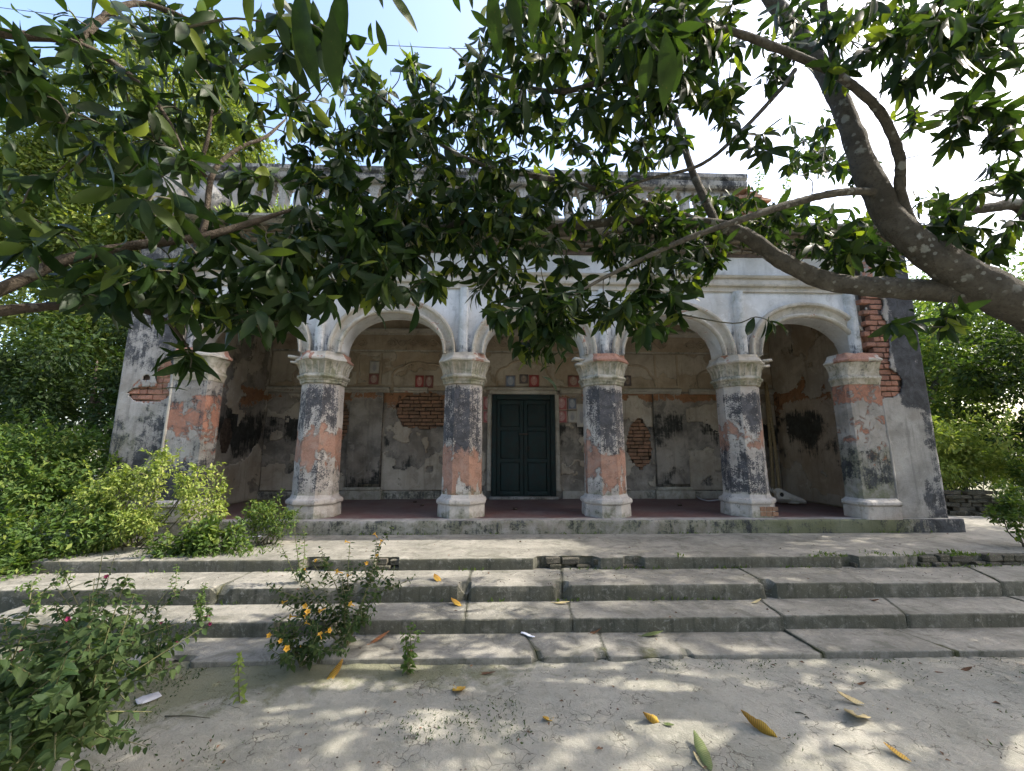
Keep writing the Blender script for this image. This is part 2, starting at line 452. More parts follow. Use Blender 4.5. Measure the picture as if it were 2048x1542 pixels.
def barkmat(name, c1, c2, lichen):
    m, nt = newmat(name); g = N(nt)
    p = g.pos()
    n1 = g.noise(p, 7, 6, 0.65, 0.4); n2 = g.noise(p, 35, 6, 0.7)
    vo = g.voro(p, 6.5)
    vs = g.voro(p, 15)
    col = g.mix(g.step(n1, 0.32, 0.66), c1, c2)
    col = g.mix(g.math('MULTIPLY', g.step(n2, 0.5, 0.72), 0.6), col, tuple(x * 0.4 for x in c1))
    d = g.math('ADD', vo.outputs['Distance'], g.math('MULTIPLY', g.math('SUBTRACT', n2, 0.5), 0.35))
    lm = g.math('MULTIPLY', g.step(d, 0.30, 0.22), g.step(g.noise(p, 2.2, 2), 0.46, 0.56))
    d2 = g.math('ADD', vs.outputs['Distance'], g.math('MULTIPLY', g.math('SUBTRACT', n2, 0.5), 0.4))
    lm2 = g.math('MULTIPLY', g.step(d2, 0.26, 0.18), g.step(g.noise(p, 3.1, 2), 0.47, 0.58))
    col = g.mix(g.math('MULTIPLY', lm, 0.8), col, lichen)
    col = g.mix(g.math('MULTIPLY', lm2, 0.6), col, lichen)
    n3 = g.noise(g.scaled(p, (1, 1, 1)), 90, 5, .7); h = g.math('ADD', g.math('MULTIPLY', n1, 1.2), g.math('ADD', g.math('MULTIPLY', n2, 1.6), g.math('MULTIPLY', n3, .4)))
    g.out(col, 0.9, g.bump(h, 1.0, 0.022), 0.2)
    return m
M_BARK = barkmat('mango_bark', (0.085, 0.076, 0.060), (0.145, 0.132, 0.108), (0.38, 0.39, 0.35))
M_BARKL = barkmat('pale_bark', (0.125, 0.10, 0.076), (0.085, 0.070, 0.053), (0.22, 0.21, 0.18))
M_TWIG = simple('twig', (0.11, 0.10, 0.07), (0.065, 0.065, 0.04), 0.8, 30, 0.3)
M_STEM = simple('green_stem', (0.16, 0.17, 0.07), (0.10, 0.09, 0.045), 0.7, 30, 0.2)

# ------------------------------------------------------------------ measurements (metres; camera stands at x = y = 0)
Z1, Z2, Z3, ZT, ZF = 0.045, 0.165, 0.305, 0.424, 0.615   # step tops, terrace, veranda floor
Y1, Y2, Y3, Y4, YP = 3.36, 3.753, 4.147, 4.67, 5.94      # their front edges
CX = [-2.84, -0.588, 1.664, 3.916]                       # free columns
BAY, CEN = 2.252, 0.538
YA = 6.44                                                # column axis
YW, YWB = 6.22, 6.56                                     # arch wall front / back
YB = 8.50                                                # rear wall of the veranda
XL, XR = -5.64, 6.70                                     # outer corners
XIL, XIR = -4.89, 5.97                                   # inner side walls
YC = 6.02                                                # front of the corner walls
ZS = 3.12                                                # arch springing
EDGES = [-5.092] + CX + [6.168]

# ------------------------------------------------------------------ ground
def axis(lo, hi, a, b, step, grow=1.35):
    core = list(np.arange(a, b + 1e-6, step))
    s, x = step, core[-1]
    while x < hi: s *= grow; x += s; core.append(min(x, hi))
    s, x = step, core[0]
    while x > lo: s *= grow; x -= s; core.insert(0, max(x, lo))
    return np.array(core)
gx = axis(-300, 300, -4.2, 5.2, 0.035); gy = axis(-120, 400, 1.1, 3.5, 0.035)
GX, GY = np.meshgrid(gx, gy, indexing='ij')
gz = 0.03 * (fbm(GX * 0.9, GY * 0.9, seed=3) - 0.5) + 0.022 * (fbm(GX * 4, GY * 4, seed=5) - 0.5) + 0.016 * (fbm(GX * 13, GY * 13, seed=8, o=3) - 0.5)
near = np.exp(-((GX / 9) ** 2 + ((GY - 3) / 6) ** 2))
gz = gz * near
gz = gz - 0.06 * sm(3.6, 4.2, GY)
# the plot behind and beside the building rises to the terrace level
rise = np.maximum(sm(6.9, 9.0, GX), sm(-5.2, -6.4, GX)) * sm(4.2, 6.0, GY)
gz = gz + rise * 0.40
moss = 0.55 * sm(2.5, 3.25, GY) * sm(1.2, -0.6, GX) + 0.25 * sm(2.9, 3.3, GY) + 0.5 * sm(-1.0, -2.4, GX) + 0.55 * sm(5.5, 8, np.abs(GX)) * 0.8
def ground_h(x, y):
    x, y = np.asarray(x, float), np.asarray(y, float)
    return (0.03 * (fbm(x * .9, y * .9, seed=3) - .5) + 0.022 * (fbm(x * 4, y * 4, seed=5) - .5) + 0.016 * (fbm(x * 13, y * 13, seed=8, o=3) - .5)) * np.exp(-((x / 9) ** 2 + ((y - 3) / 6) ** 2))
GROUND = mk('ground', np.stack([GX, GY, gz], -1), gridf(len(gx), len(gy)), M_GROUND, M=np.stack([moss * 0, moss, moss * 0], -1).reshape(-1, 3), smooth=True)
GROUND['kind'] = 'structure'

# ------------------------------------------------------------------ steps and terrace, block by block
def ground_block(name, x0, x1, yf, yb, zb, zt, parent, seed, slope0=0.0, slope1=0.0, chips=(), stain=0.6, mossy=0.0, tilt=0.0, edge=0.0065):
    """one cast block: rounded worn nose, ragged ends (slope = joint skew), chips bite out of the nose"""
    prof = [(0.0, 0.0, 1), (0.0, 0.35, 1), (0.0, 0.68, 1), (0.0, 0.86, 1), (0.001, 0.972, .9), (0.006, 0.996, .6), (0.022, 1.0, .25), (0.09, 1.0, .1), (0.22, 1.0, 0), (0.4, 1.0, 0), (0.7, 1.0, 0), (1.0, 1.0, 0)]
    nx = max(3, int((x1 - x0) / 0.03))
    xs = np.linspace(0, 1, nx)
    V = []; Mv = []
    H = zt - zb; D = yb - yf
    for k, (py, pz, fr) in enumerate(prof):
        yy = yf + (py if py < 0.2 else py * D) if k < 8 else yf + py * D
        jag = 0.02 * (fbm(np.array([yy * 9.0]), np.array([seed * 3.1]), seed=seed) - 0.5)[0]
        dep = (yy - yf)
        xa = x0 + slope0 * dep + jag; xb = x1 + slope1 * dep + jag * 0.7
        X = xa + (xb - xa) * xs
        n = fbm(X * 7, np.full_like(X, pz * 3 + seed), seed=seed, o=4) - 0.5
        n2 = fbm(X * 1.3, np.full_like(X, yy * 2.0), seed=seed + 5, o=3) - 0.5
        Yv = np.full_like(X, yy); Zv = np.full_like(X, zb + pz * H)
        if 0 < k < 7:
            Yv = Yv + n * edge * 2.2 * (1.4 if 3 <= k <= 5 else 0.8)
            if k >= 3: Zv = Zv - np.abs(n) * edge * 1.6
        elif k >= 7:
            Zv = Zv + n2 * 0.010
        # worn corners at the joints
        e = np.minimum(X - xa, xb - X)
        wear = np.exp(-e / 0.012) * (0.006 if 2 <= k <= 7 else 0.002)
        Zv = Zv - wear; Yv = Yv + (wear if k < 7 else 0)
        for (cx, cw, cdp, ch) in chips:
            q = np.clip(1 - ((X - cx) / cw) ** 2 * (1 + 0.8 * (fbm(X * 20, X * 0 + k, seed=seed + 9) - 0.5)) - .35 * fbm(X * 30, X * 0 + k * .7, seed=seed + 19), 0, 1)
            zr = pz * H
            inside = q * (1 if zr > H - ch * 1.001 else 0.0)
            if k <= 8:
                Yv = np.maximum(Yv, yf + inside * cdp * (0.8 + 0.5 * n)) if k < 7 else Yv
                if k >= 3: Zv = Zv - inside * ch * (0.85 if py < cdp * 1.2 else 0.0)
        V.append(np.stack([X, Yv, Zv + tilt * (xs - 0.5)], -1))
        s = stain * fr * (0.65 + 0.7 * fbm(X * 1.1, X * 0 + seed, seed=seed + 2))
        g_ = mossy * (1.0 if k < 9 else 0.25) * fbm(X * 1.7, X * 0 + pz, seed=seed + 3) * 1.6 + (0.3 * np.exp(-e / 0.012) if 2 < k < 9 else 0)
        s = s + .9 * np.exp(-e / .006)
        if k == 0: s = s + 0.25
        if k == 11: s = s + 0.28
        for (cx, cw, cdp, ch) in chips:
            q = np.clip(1 - ((X - cx) / (cw * 1.15)) ** 2, 0, 1)
            if k <= 8: g_ = g_ + q * 0.12; s = s + q * 0.6
        Mv.append(np.stack([s + 0 * X, g_ + 0 * X, 0 * X], -1))
    V = np.stack(V, 1).reshape(-1, 3); Mv = np.stack(Mv, 1).reshape(-1, 3)
    npf = len(prof)
    F = [tuple(f[::-1]) for f in gridf(nx, npf)]
    # end caps fan
    nb = len(V)
    c0 = np.array([[x0, yb, zb]]); c1 = np.array([[x1 + slope1 * D * 0, yb, zb]])
    V = np.vstack([V, [[V[npf - 1][0], yb, zb]], [[V[nb - 1][0], yb, zb]]]); Mv = np.vstack([Mv, [[.6, 0, 0]], [[.6, 0, 0]]])
    for k in range(npf - 1):
        F.append((k, k + 1, nb)); F.append(((nx - 1) * npf + k + 1, (nx - 1) * npf + k, nb + 1))
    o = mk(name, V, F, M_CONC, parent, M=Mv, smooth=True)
    try:
        o.data.set_sharp_from_angle(angle=radians(24))
    except Exception: pass
    return o

def run_of_blocks(sname, joints, yf, yb, zb, zt, chips, seed, stain, mossy, ends):
    root = empty(sname, (0, yf, 0)); root['kind'] = 'structure'
    root.location = (0, 0, 0)
    xs = [ends[0]] + joints + [ends[1]]
    for i in range(len(xs) - 1):
        a, b = xs[i], xs[i + 1]
        if isinstance(a, tuple): xa, sa = a
        else: xa, sa = a, 0
        if isinstance(b, tuple): xb, sb = b
        else: xb, sb = b, 0
        ch = [c for c in chips if xa - 0.3 < c[0] < xb + 0.3]
        ground_block('step_block', xa + 0.0015, xb - 0.002, yf + random.uniform(-.006, .006), yb, zb, zt + random.uniform(-.006, .006), root, seed + i * 7, sa, sb, ch, stain, mossy, random.uniform(-.003, .003))
    return root

def jx(xf, yf_, xb, yb_, z, Yf, Yb):
    """joint from front pixel to back pixel: x at the front edge and its skew"""
    a = onz(xf, yf_, z); b = onz(xb, yb_, z)
    sl = (b[0] - a[0]) / max(0.05, (b[1] - a[1]))
    return (a[0] + (Yf - a[1]) * sl, sl)
J3 = [jx(170, 1165, 231, 1145, Z3, Y3, Y4), jx(460, 1164, 504, 1143, Z3, Y3, Y4), (onz(700, 1172, Z3)[0], 0.02), jx(934, 1180, 942, 1145, Z3, Y3, Y4), jx(1125, 1178, 1124, 1144, Z3, Y3, Y4), jx(1540, 1170, 1482, 1139, Z3, Y3, Y4), jx(1762, 1170, 1676, 1139, Z3, Y3, Y4), jx(2012, 1168, 1995, 1160, Z3, Y3, Y4), (7.3, .1)]
J2 = [(onz(240, 1240, Z2)[0], 0), (onz(560, 1240, Z2)[0], 0.05), jx(930, 1240, 934, 1205, Z2, Y2, Y3), jx(1146, 1236, 1137, 1205, Z2, Y2, Y3), jx(1572, 1235, 1526, 1203, Z2, Y2, Y3), jx(1816, 1230, 1805, 1222, Z2, Y2, Y3), (5.1, 0), (6.6, .1)]
J1 = [(onz(640, 1318, Z1)[0], 0), jx(1082, 1316, 1064, 1290, Z1, Y1, Y2), jx(1215, 1314, 1200, 1270, Z1, Y1, Y2), jx(1648, 1306, 1575, 1264, Z1, Y1, Y2), (3.62, -.3), (5.6, 0)]
def chipx(px, py, z, Yf): return onz(px, py, z)[0]
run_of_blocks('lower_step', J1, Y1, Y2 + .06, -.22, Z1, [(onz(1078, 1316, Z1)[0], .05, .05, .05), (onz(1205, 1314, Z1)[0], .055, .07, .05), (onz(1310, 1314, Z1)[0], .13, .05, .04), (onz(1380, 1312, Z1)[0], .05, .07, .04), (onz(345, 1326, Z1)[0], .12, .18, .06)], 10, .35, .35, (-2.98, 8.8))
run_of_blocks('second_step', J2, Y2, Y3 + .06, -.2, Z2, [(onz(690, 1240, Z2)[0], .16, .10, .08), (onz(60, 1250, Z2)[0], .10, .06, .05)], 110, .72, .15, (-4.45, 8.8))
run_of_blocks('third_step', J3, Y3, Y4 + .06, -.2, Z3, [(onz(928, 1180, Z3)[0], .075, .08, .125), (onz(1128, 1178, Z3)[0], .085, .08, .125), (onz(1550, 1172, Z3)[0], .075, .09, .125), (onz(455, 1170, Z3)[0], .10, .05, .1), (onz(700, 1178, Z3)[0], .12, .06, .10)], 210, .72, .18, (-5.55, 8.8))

# terrace: one large sheet of concrete, crumbled front edge with its bricks laid bare
TER = empty('terrace'); TER['kind'] = 'structure'
BRK = [(onz(1070, 1118, ZT)[0], onz(1200, 1118, ZT)[0], .10), (onz(1250, 1118, ZT)[0], onz(1290, 1118, ZT)[0], .07), (onz(1690, 1115, ZT)[0], onz(1722, 1115, ZT)[0], .08), (onz(1830, 1114, ZT)[0], 7.6, .09), (onz(600, 1121, ZT)[0], onz(650, 1121, ZT)[0], .12), (onz(750, 1119, ZT)[0], onz(795, 1119, ZT)[0], .10)]
tx = np.arange(-5.0, 8.9, 0.025); ty = np.concatenate([[0, 0, 0, 0, 0.004, .016, .035, .07, .11, .16], np.linspace(.25, 1.6, 22)])
tzp = np.concatenate([[0, .4, .75, .93, .985, 1.0], np.ones(26)])
TX, K = np.meshgrid(tx, np.arange(len(ty)), indexing='ij')
TYv = Y4 + ty[K]; TZ = -0.1 + (ZT + 0.1) * tzp[K]
TZ = np.where(K == 0, .25, np.where(K < 6, .25 + (ZT - .25) * tzp[K], ZT))
nn = fbm(TX * 6, TYv * 6 + K * .1, seed=44) - .5
TYv = TYv + np.where(K < 7, nn * .016, 0); TZ = TZ + np.where(K > 6, (fbm(TX * 1.2, TYv * 1.5, seed=45) - .5) * .012, -np.abs(nn) * .015 * (K > 2))
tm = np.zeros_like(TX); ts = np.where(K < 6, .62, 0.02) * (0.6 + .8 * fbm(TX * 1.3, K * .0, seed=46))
for (a, b, dp) in BRK:
    cx_, hw = (a + b) / 2, (b - a) / 2
    q = np.clip(1.15 - (np.abs(TX - cx_) / hw) ** 3 + 0.5 * (fbm(TX * 9, TX * 0, seed=47) - .5), 0, 1)
    q = np.clip(q * 2, 0, 1)
    TYv = np.where((K < 9), np.maximum(TYv, Y4 + q * dp * (0.75 + .6 * fbm(TX * 12, K * .2, seed=48))), TYv)
    tm = tm + q * np.where(K < 12, .55, 0) * np.exp(-np.maximum(TYv - Y4 - dp, 0) / .05)
tm = tm + np.where(K < 12, .22, .05) * sm(.45, .7, fbm(TX * .8, TX * 0 + 3, seed=51))
tm = tm + 0.5 * np.where(K > 5, 1, .6) * np.exp(-np.abs(TX - (4.55 + (5.3 - TYv) * 1.15)) / .03) * (TYv < 5.6)
ts = ts + np.exp(-np.abs(TYv - (Y4 + .33 + .06 * nn)) / .01) * .25 * (K > 6)
tslab = mk('terrace_slab', np.stack([TX, TYv, TZ], -1), gridf(len(tx), len(ty))[:, ::-1], M_CONC, TER, M=np.stack([ts, tm, tm * 0], -1).reshape(-1, 3), smooth=True)
tslab.data.set_sharp_from_angle(angle=radians(28))
# terrace carries on to the right of the building
sx = np.linspace(6.4, 8.9, 40); sy = np.linspace(YP + .33, 7.4, 24)
SX, SY = np.meshgrid(sx, sy, indexing='ij')
mk('terrace_side', np.stack([SX, SY, ZT - .004 + .012 * (fbm(SX * 2, SY * 2, seed=71) - .5)], -1), gridf(40, 24), M_CONC, TER, M=np.stack([SX * 0 + .05, SX * 0 + .1, SX * 0], -1).reshape(-1, 3), smooth=True)

def brick_mesh(name, L, H, D, mat, seed=0, wear=.006):
    V = boxv(-L / 2, L / 2, 0, D, 0, H); r = np.random.default_rng(seed)
    # bevelled box with jitter: 24 verts -> use inset corners
    pts = []; b = wear
    for x, sx_ in ((-L / 2, 1), (L / 2, -1)):
        for y, sy_ in ((0, 1), (D, -1)):
            for z, sz_ in ((0, 1), (H, -1)):
                pts += [(x, y + sy_ * b, z + sz_ * b), (x + sx_ * b, y, z + sz_ * b), (x + sx_ * b, y + sy_ * b, z)]
    P = np.array(pts) + r.normal(0, wear * .45, (24, 3))
    def c(i, j, k): return (i * 4 + j * 2 + k) * 3
    F = []
    for i in (0, 1):
        f = [c(i, 0, 0), c(i, 0, 1), c(i, 1, 1), c(i, 1, 0)]; F.append(f if i == 0 else f[::-1])
    for j in (0, 1):
        f = [c(0, j, 0) + 1, c(1, j, 0) + 1, c(1, j, 1) + 1, c(0, j, 1) + 1]; F.append(f if j == 0 else f[::-1])
    for k in (0, 1):
        f = [c(0, 0, k) + 2, c(0, 1, k) + 2, c(1, 1, k) + 2, c(1, 0, k) + 2]; F.append(f if k == 0 else f[::-1])
    for j in (0, 1):
        for k in (0, 1): F.append([c(0, j, k) + 1, c(0, j, k) + 2, c(1, j, k) + 2, c(1, j, k) + 1])
    for i in (0, 1):
        for k in (0, 1): F.append([c(i, 0, k), c(i, 0, k) + 2, c(i, 1, k) + 2, c(i, 1, k)])
    for i in (0, 1):
        for j in (0, 1): F.append([c(i, j, 0), c(i, j, 0) + 1, c(i, j, 1) + 1, c(i, j, 1)])
    for i in (0, 1):
        for j in (0, 1):
            for k in (0, 1): F.append([c(i, j, k), c(i, j, k) + 1, c(i, j, k) + 2])
    me = mk(name, P, F, mat, mesh_only=True)
    import bmesh as _bm
    bm = _bm.new(); bm.from_mesh(me); _bm.ops.recalc_face_normals(bm, faces=bm.faces); bm.to_mesh(me); bm.free()
    return me
BR_MOSS = [brick_mesh('brick', .20, .07, .10, M_BRICKG, s, .009) for s in range(4)]
M_BRICKC = brickmat('brick_cornice', (0.21, 0.175, 0.125), (0.13, 0.11, 0.085))
BR_CORN = [brick_mesh('brick', .215, .062, .08, M_BRICKC, s + 40, .009) for s in range(4)]
BR_RED = [brick_mesh('brick', .22, .062, .10, M_BRICK, s + 10, .007) for s in range(5)]
BR_DULL = [brick_mesh('brick', .215, .062, .08, M_BRICKD, s + 20, .006) for s in range(5)]

def place_brick(meshes, parent, x, y, z, sx_=1.0, rz=0.0, sy_=1.0, sz_=1.0):
    m4 = Matrix.Translation((x, y, z)) @ Matrix.Rotation(rz, 4, 'Z') @ Matrix.Diagonal((sx_, sy_, sz_, 1))
    return inst('brick', random.choice(meshes), parent, m4)
for (a, b, dp) in BRK:
    for row in (0, 1):
        x = a - random.uniform(0, .1)
        while x < b:
            s = random.uniform(.6, 1.05)
            if random.random() > .28: place_brick(BR_MOSS, TER, x + .1 * s, Y4 + random.uniform(.004, .045) + (.02 if row else 0), Z3 - .032 + row * random.uniform(.068, .074), s, random.uniform(-.14, .14), 1, random.uniform(.8, 1.1))
            x += .2 * s + random.uniform(.008, .03)

# ------------------------------------------------------------------ the building
BLD = tag(empty('veranda_building', (CEN, YP, 0)), 'old single-storey brick building with five-arched veranda, peeling plaster and roof balustrade', 'building')
BLD.location = (0, 0, 0)

# plinth + red floor
px_ = np.arange(-5.75, 6.86, .03)
prof = [(0, ZT - .1), (0, ZT + .02), (0, ZF - .10), (0, ZF - .03), (.004, ZF - .010), (.016, ZF - .002), (.04, ZF), (.10, ZF), (.2, ZF)]
PX, K = np.meshgrid(px_, np.arange(len(prof)), indexing='ij')
pa = np.array(prof)
n_ = fbm(PX * 7, K * .7, seed=61) - .5
PV = np.stack([PX, YP + pa[K, 0] + np.where(K < 7, n_ * .018, 0), pa[K, 1] - np.where((K > 2) & (K < 7), np.abs(n_) * .022, 0)], -1)
mould = np.where(K < 6, .36, .0) + .35 * sm(5.3, 6.7, PX) * (K < 6) + .25 * (fbm(PX * 1.2, K * .3, seed=62) - .5)
dirt = np.where(K < 6, .55, .1) + .3 * sm(2.4, 4.8, PX) * (K < 6) * sm(6.4, 5.6, PX)
mk('plinth', PV, gridf(len(px_), len(prof))[:, ::-1], M_CORN, BLD, M=np.stack([mould, mould * 0 + .1, dirt], -1).reshape(-1, 3), smooth=True).data.set_sharp_from_angle(angle=radians(60))
for xe in (-5.75, 6.83):
    box('plinth_end', xe - .005 if xe < 0 else xe, xe if xe < 0 else xe + .02, YP + .005, 9.0, 0.2, ZF - .006, M_CORN, BLD, M=(.5, .1, .4))

def floormat():
    m, nt = newmat('red_oxide_floor'); g = N(nt); p = g.pos()
    n1 = g.noise(p, 2.2, 7, .65, .4); n2 = g.noise(p, 14, 6, .7); n3 = g.noise(p, 60, 4, .7)
    col = g.mix(g.step(n1, .35, .68), (0.125, 0.062, 0.055), (0.15, 0.108, 0.098))
    col = g.mix(g.math('MULTIPLY', g.step(n2, .5, .72), .55), col, (0.20, 0.18, 0.17))
    col = g.mix(g.math('MULTIPLY', g.step(n3, .58, .7), .5), col, (0.06, 0.045, 0.04))
    g.out(col, 0.55, g.bump(n2, .3, .008), .35); return m
M_FLOOR = floormat()
mk('floor', [[-5.7, YP + .2, ZF], [6.8, YP + .2, ZF], [6.8, 9, ZF], [-5.7, 9, ZF]], [(0, 1, 2, 3)], M_FLOOR, BLD)

# --- arch wall (spandrels over five arches)
AI, BI, AO, BO = 0.80, 0.655, 1.0, 0.90
ZP = 4.22                                      # top of the spandrel panels
def arch_z(u, a, b):                           # u = distance from arch centre
    t = np.clip(1 - (np.abs(u) / a) ** 2.15, 0, 1) ** (1 / 2.15)
    return ZS + b * t
aw = Batch()
cents = [(EDGES[i] + EDGES[i + 1]) / 2 for i in range(5)]
for bi, xc in enumerate(cents):
    th = np.linspace(-1, 1, 61); u = np.sign(th) * (1 - (1 - np.abs(th)) ** 1.8) * AI
    us = np.concatenate([[-BAY / 2, -BAY / 2 + .12], u, [BAY / 2 - .12, BAY / 2]])
    zl = np.where(np.abs(us) < AI, arch_z(us, AI, BI), ZS); zl[2] = ZS; zl[-3] = ZS
    nz = 16
    X = np.repeat((xc + us)[:, None], nz, 1); Z = zl[:, None] + (ZP - zl[:, None]) * np.linspace(0, 1, nz)[None]
    fr = np.stack([X, np.full_like(X, YW), Z], -1)
    d = np.abs(np.repeat(us[:, None], nz, 1))
    mo = .16 + .42 * sm(.7, 1.1, d) * sm(3.95, 3.2, Z) + .35 * (fbm(X * 1.5, Z * 1.5, seed=81) - .5)
    un = .12 + .25 * (fbm(X * 2.2, Z * 2.2, seed=82) - .45)
    if bi == 4: un = un + .35 * sm(.55, 1.1, us)[:, None] * sm(4.1, 3.5, Z)
    di = .12 + .3 * (fbm(X * .9, Z * .9, seed=83) - .4)
    Mv = np.stack([mo, un, di], -1).reshape(-1, 3)
    aw.add(fr, gridf(len(us), nz)[:, ::-1] if False else gridf(len(us), nz), Mv)
    bk = fr.copy(); bk[..., 1] = YWB
    aw.add(bk, gridf(len(us), nz)[:, ::-1], Mv)
    so = np.stack([np.stack([xc + us, np.full_like(us, y), zl], -1) for y in np.linspace(YW, YWB, 8)], 1)
    Xs = so[..., 0]
    aw.add(so, gridf(len(us), 8)[:, ::-1], np.stack([.1 + .4 * (fbm(Xs * 3, so[..., 1] * 3, seed=84) - .4), .22 + .5 * (fbm(Xs * 2, so[..., 1] * 2, seed=85) - .4), .25 + Xs * 0], -1).reshape(-1, 3))
AW = aw.build('arch_wall', M_WASH, BLD)
# archivolt mouldings
prof_a = [(0.0, 0.0), (0.0, -.030), (.010, -.052), (.030, -.062), (.048, -.054), (.056, -.026), (.062, -.012), (.10, -.012), (.146, -.030), (.150, -.056), (.162, -.078), (.184, -.084), (.200, -.074), (.206, -.03), (.208, 0.0)]
for bi, xc in enumerate(cents):
    th = np.linspace(0, pi, 73)
    rows = []; Mr = []
    for (s, y) in prof_a:
        f = s / .2
        a = AI - .002 + (AO - AI) * f; b = BI - .002 + (BO - BI) * f
        c_, s_ = np.cos(th), np.sin(th)
        e = 2 / 2.15
        X = xc - a * np.sign(c_) * np.abs(c_) ** e; Z = ZS + b * np.abs(s_) ** e
        er = (fbm(X * 12, Z * 12, seed=90 + bi) - .5) * .012 * (1 if y < -.03 else .3)
        rows.append(np.stack([X, YW + y + er, Z + er * .4], -1))
        Mr.append(np.stack([.12 + .3 * sm(3.4, 3.15, Z) + .3 * (fbm(X * 3, Z * 3, seed=91) - .45), .22 + .5 * (fbm(X * 2.3 + bi, Z * 2.3, seed=92) - .36) + (.3 * sm(.4, .95, (X - xc)) if bi == 4 else 0), .34 + .4 * (fbm(X * 2, Z * 2 + s * 9, seed=93) - .4)], -1))
    V = np.stack(rows, 1).reshape(-1, 3)
    ar = mk('archivolt', V, gridf(73, len(prof_a)), M_TRIM, AW, M=np.stack(Mr, 1).reshape(-1, 3), smooth=True)
    ar.data.set_sharp_from_angle(angle=radians(38))
# pilaster strips over the columns
for i, x in enumerate(EDGES):
    if i == 0: x = -4.80
    if i == 5: x = 5.80
    zs = np.linspace(ZS, ZP - .02, 40)
    ring = [(-.078, 0), (-.060, -.085), (.048, -.092), (.052, -.09), (.064, 0)]
    V = []; Mr = []
    for z in zs:
        for (dx, dy) in ring:
            V.append((x + dx, YW + dy, z))
            Mr.append((.46 - .36 * (z - ZS), .12, .42))
    mk('pilaster_strip', np.array(V), gridf(40, 5)[:, ::-1], M_WASH, AW, M=np.array(Mr))
# string course, frieze
def course(name, prof, x0, x1, mat, parent, seed, er=.008, mvals=(.15, .2, .25), wrap_ends=True):
    xs = np.arange(x0, x1 + .01, .05); pa = np.array(prof)
    X, K = np.meshgrid(xs, np.arange(len(prof)), indexing='ij')
    n = fbm(X * 5, K * .9, seed=seed) - .5
    n1 = fbm(X * 1.4, K * .25, seed=seed + 1) - .5
    V = np.stack([X, pa[K, 0] + n * er, pa[K, 1] + n * er * .5], -1)
    Mv = np.stack([mvals[0] + n1 * .5, mvals[1] + (fbm(X * 1.8, K * .4, seed=seed + 2) - .5) * .6, mvals[2] + n1 * .5], -1).reshape(-1, 3)
    V = V.reshape(-1, 3); F = [tuple(f[::-1]) for f in gridf(len(xs), len(prof))]
    k = len(prof)
    F += [tuple(range(k)), tuple((len(xs) - 1) * k + i for i in range(k))[::-1]]
    return mk(name, V, F, mat, parent, M=Mv)
course('string_course', [(YW + .1, ZP - .015), (YW - .03, ZP - .015), (YW - .035, ZP + .06), (YW - .075, ZP + .072), (YW - .085, ZP + .10), (YW - .05, ZP + .112), (YW - .045, ZP + .20), (YW - .08, ZP + .212), (YW - .10, ZP + .245), (YW - .06, ZP + .26), (YW + .1, ZP + .262)], -4.95, 6.02, M_TRIM, BLD, 130, mvals=(.12, .12, .22))
course('frieze', [(YW + .2, ZP + .255), (YW + .0, ZP + .258), (YW - .004, ZP + .62), (YW + .2, ZP + .63)], -5.6, 6.66, M_WASH, BLD, 140, .004, (.2, .12, .2))
# corbelled brick courses of the cornice, roof slab
CORN = course('cornice', [(YW + .25, ZP + .60), (YW - .02, ZP + .60), (YW - .03, ZP + .66), (YW + .25, ZP + .66)], -5.64, 6.70, M_MORTAR, BLD, 150, .006)
for row in range(4):
    x = -5.68 - .02 * row; z = ZP + .655 + row * .066; yy = YW - .05 - row * .06
    while x < 6.74 + .02 * row:
        s = random.uniform(.9, 1.1)
        if random.random() > .06:
            place_brick(BR_CORN, CORN, x + .11 * s, yy + random.uniform(-.012, .015), z, s, random.uniform(-.02, .02), 4.5, random.uniform(.9, 1))
        x += .222 * s
rs = course('roof_slab', [(YW + .5, ZP + .925), (5.74, ZP + .93), (5.735, ZP + .965), (5.75, ZP + .975), (8.9, ZP + .98)], -5.92, 6.98, M_CORN, BLD, 160, .012, (.35, .05, .5))
box('roof_fill', -5.7, 6.76, YWB - .3, 8.95, 4.70, ZP + .92, M_CEIL, BLD, M=(.3, .1, .3))
# porch ceiling
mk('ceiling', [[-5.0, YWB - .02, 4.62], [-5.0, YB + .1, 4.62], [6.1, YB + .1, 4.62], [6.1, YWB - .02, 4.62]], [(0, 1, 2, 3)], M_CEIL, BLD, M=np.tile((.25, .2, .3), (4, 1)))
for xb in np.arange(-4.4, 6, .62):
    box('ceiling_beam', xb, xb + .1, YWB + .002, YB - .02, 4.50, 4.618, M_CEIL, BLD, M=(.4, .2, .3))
box('arch_wall_head', -5.0, 6.1, YWB - .3, YWB - .002, ZP - .02, 4.615, M_CEIL, BLD, M=(.3, .2, .3))

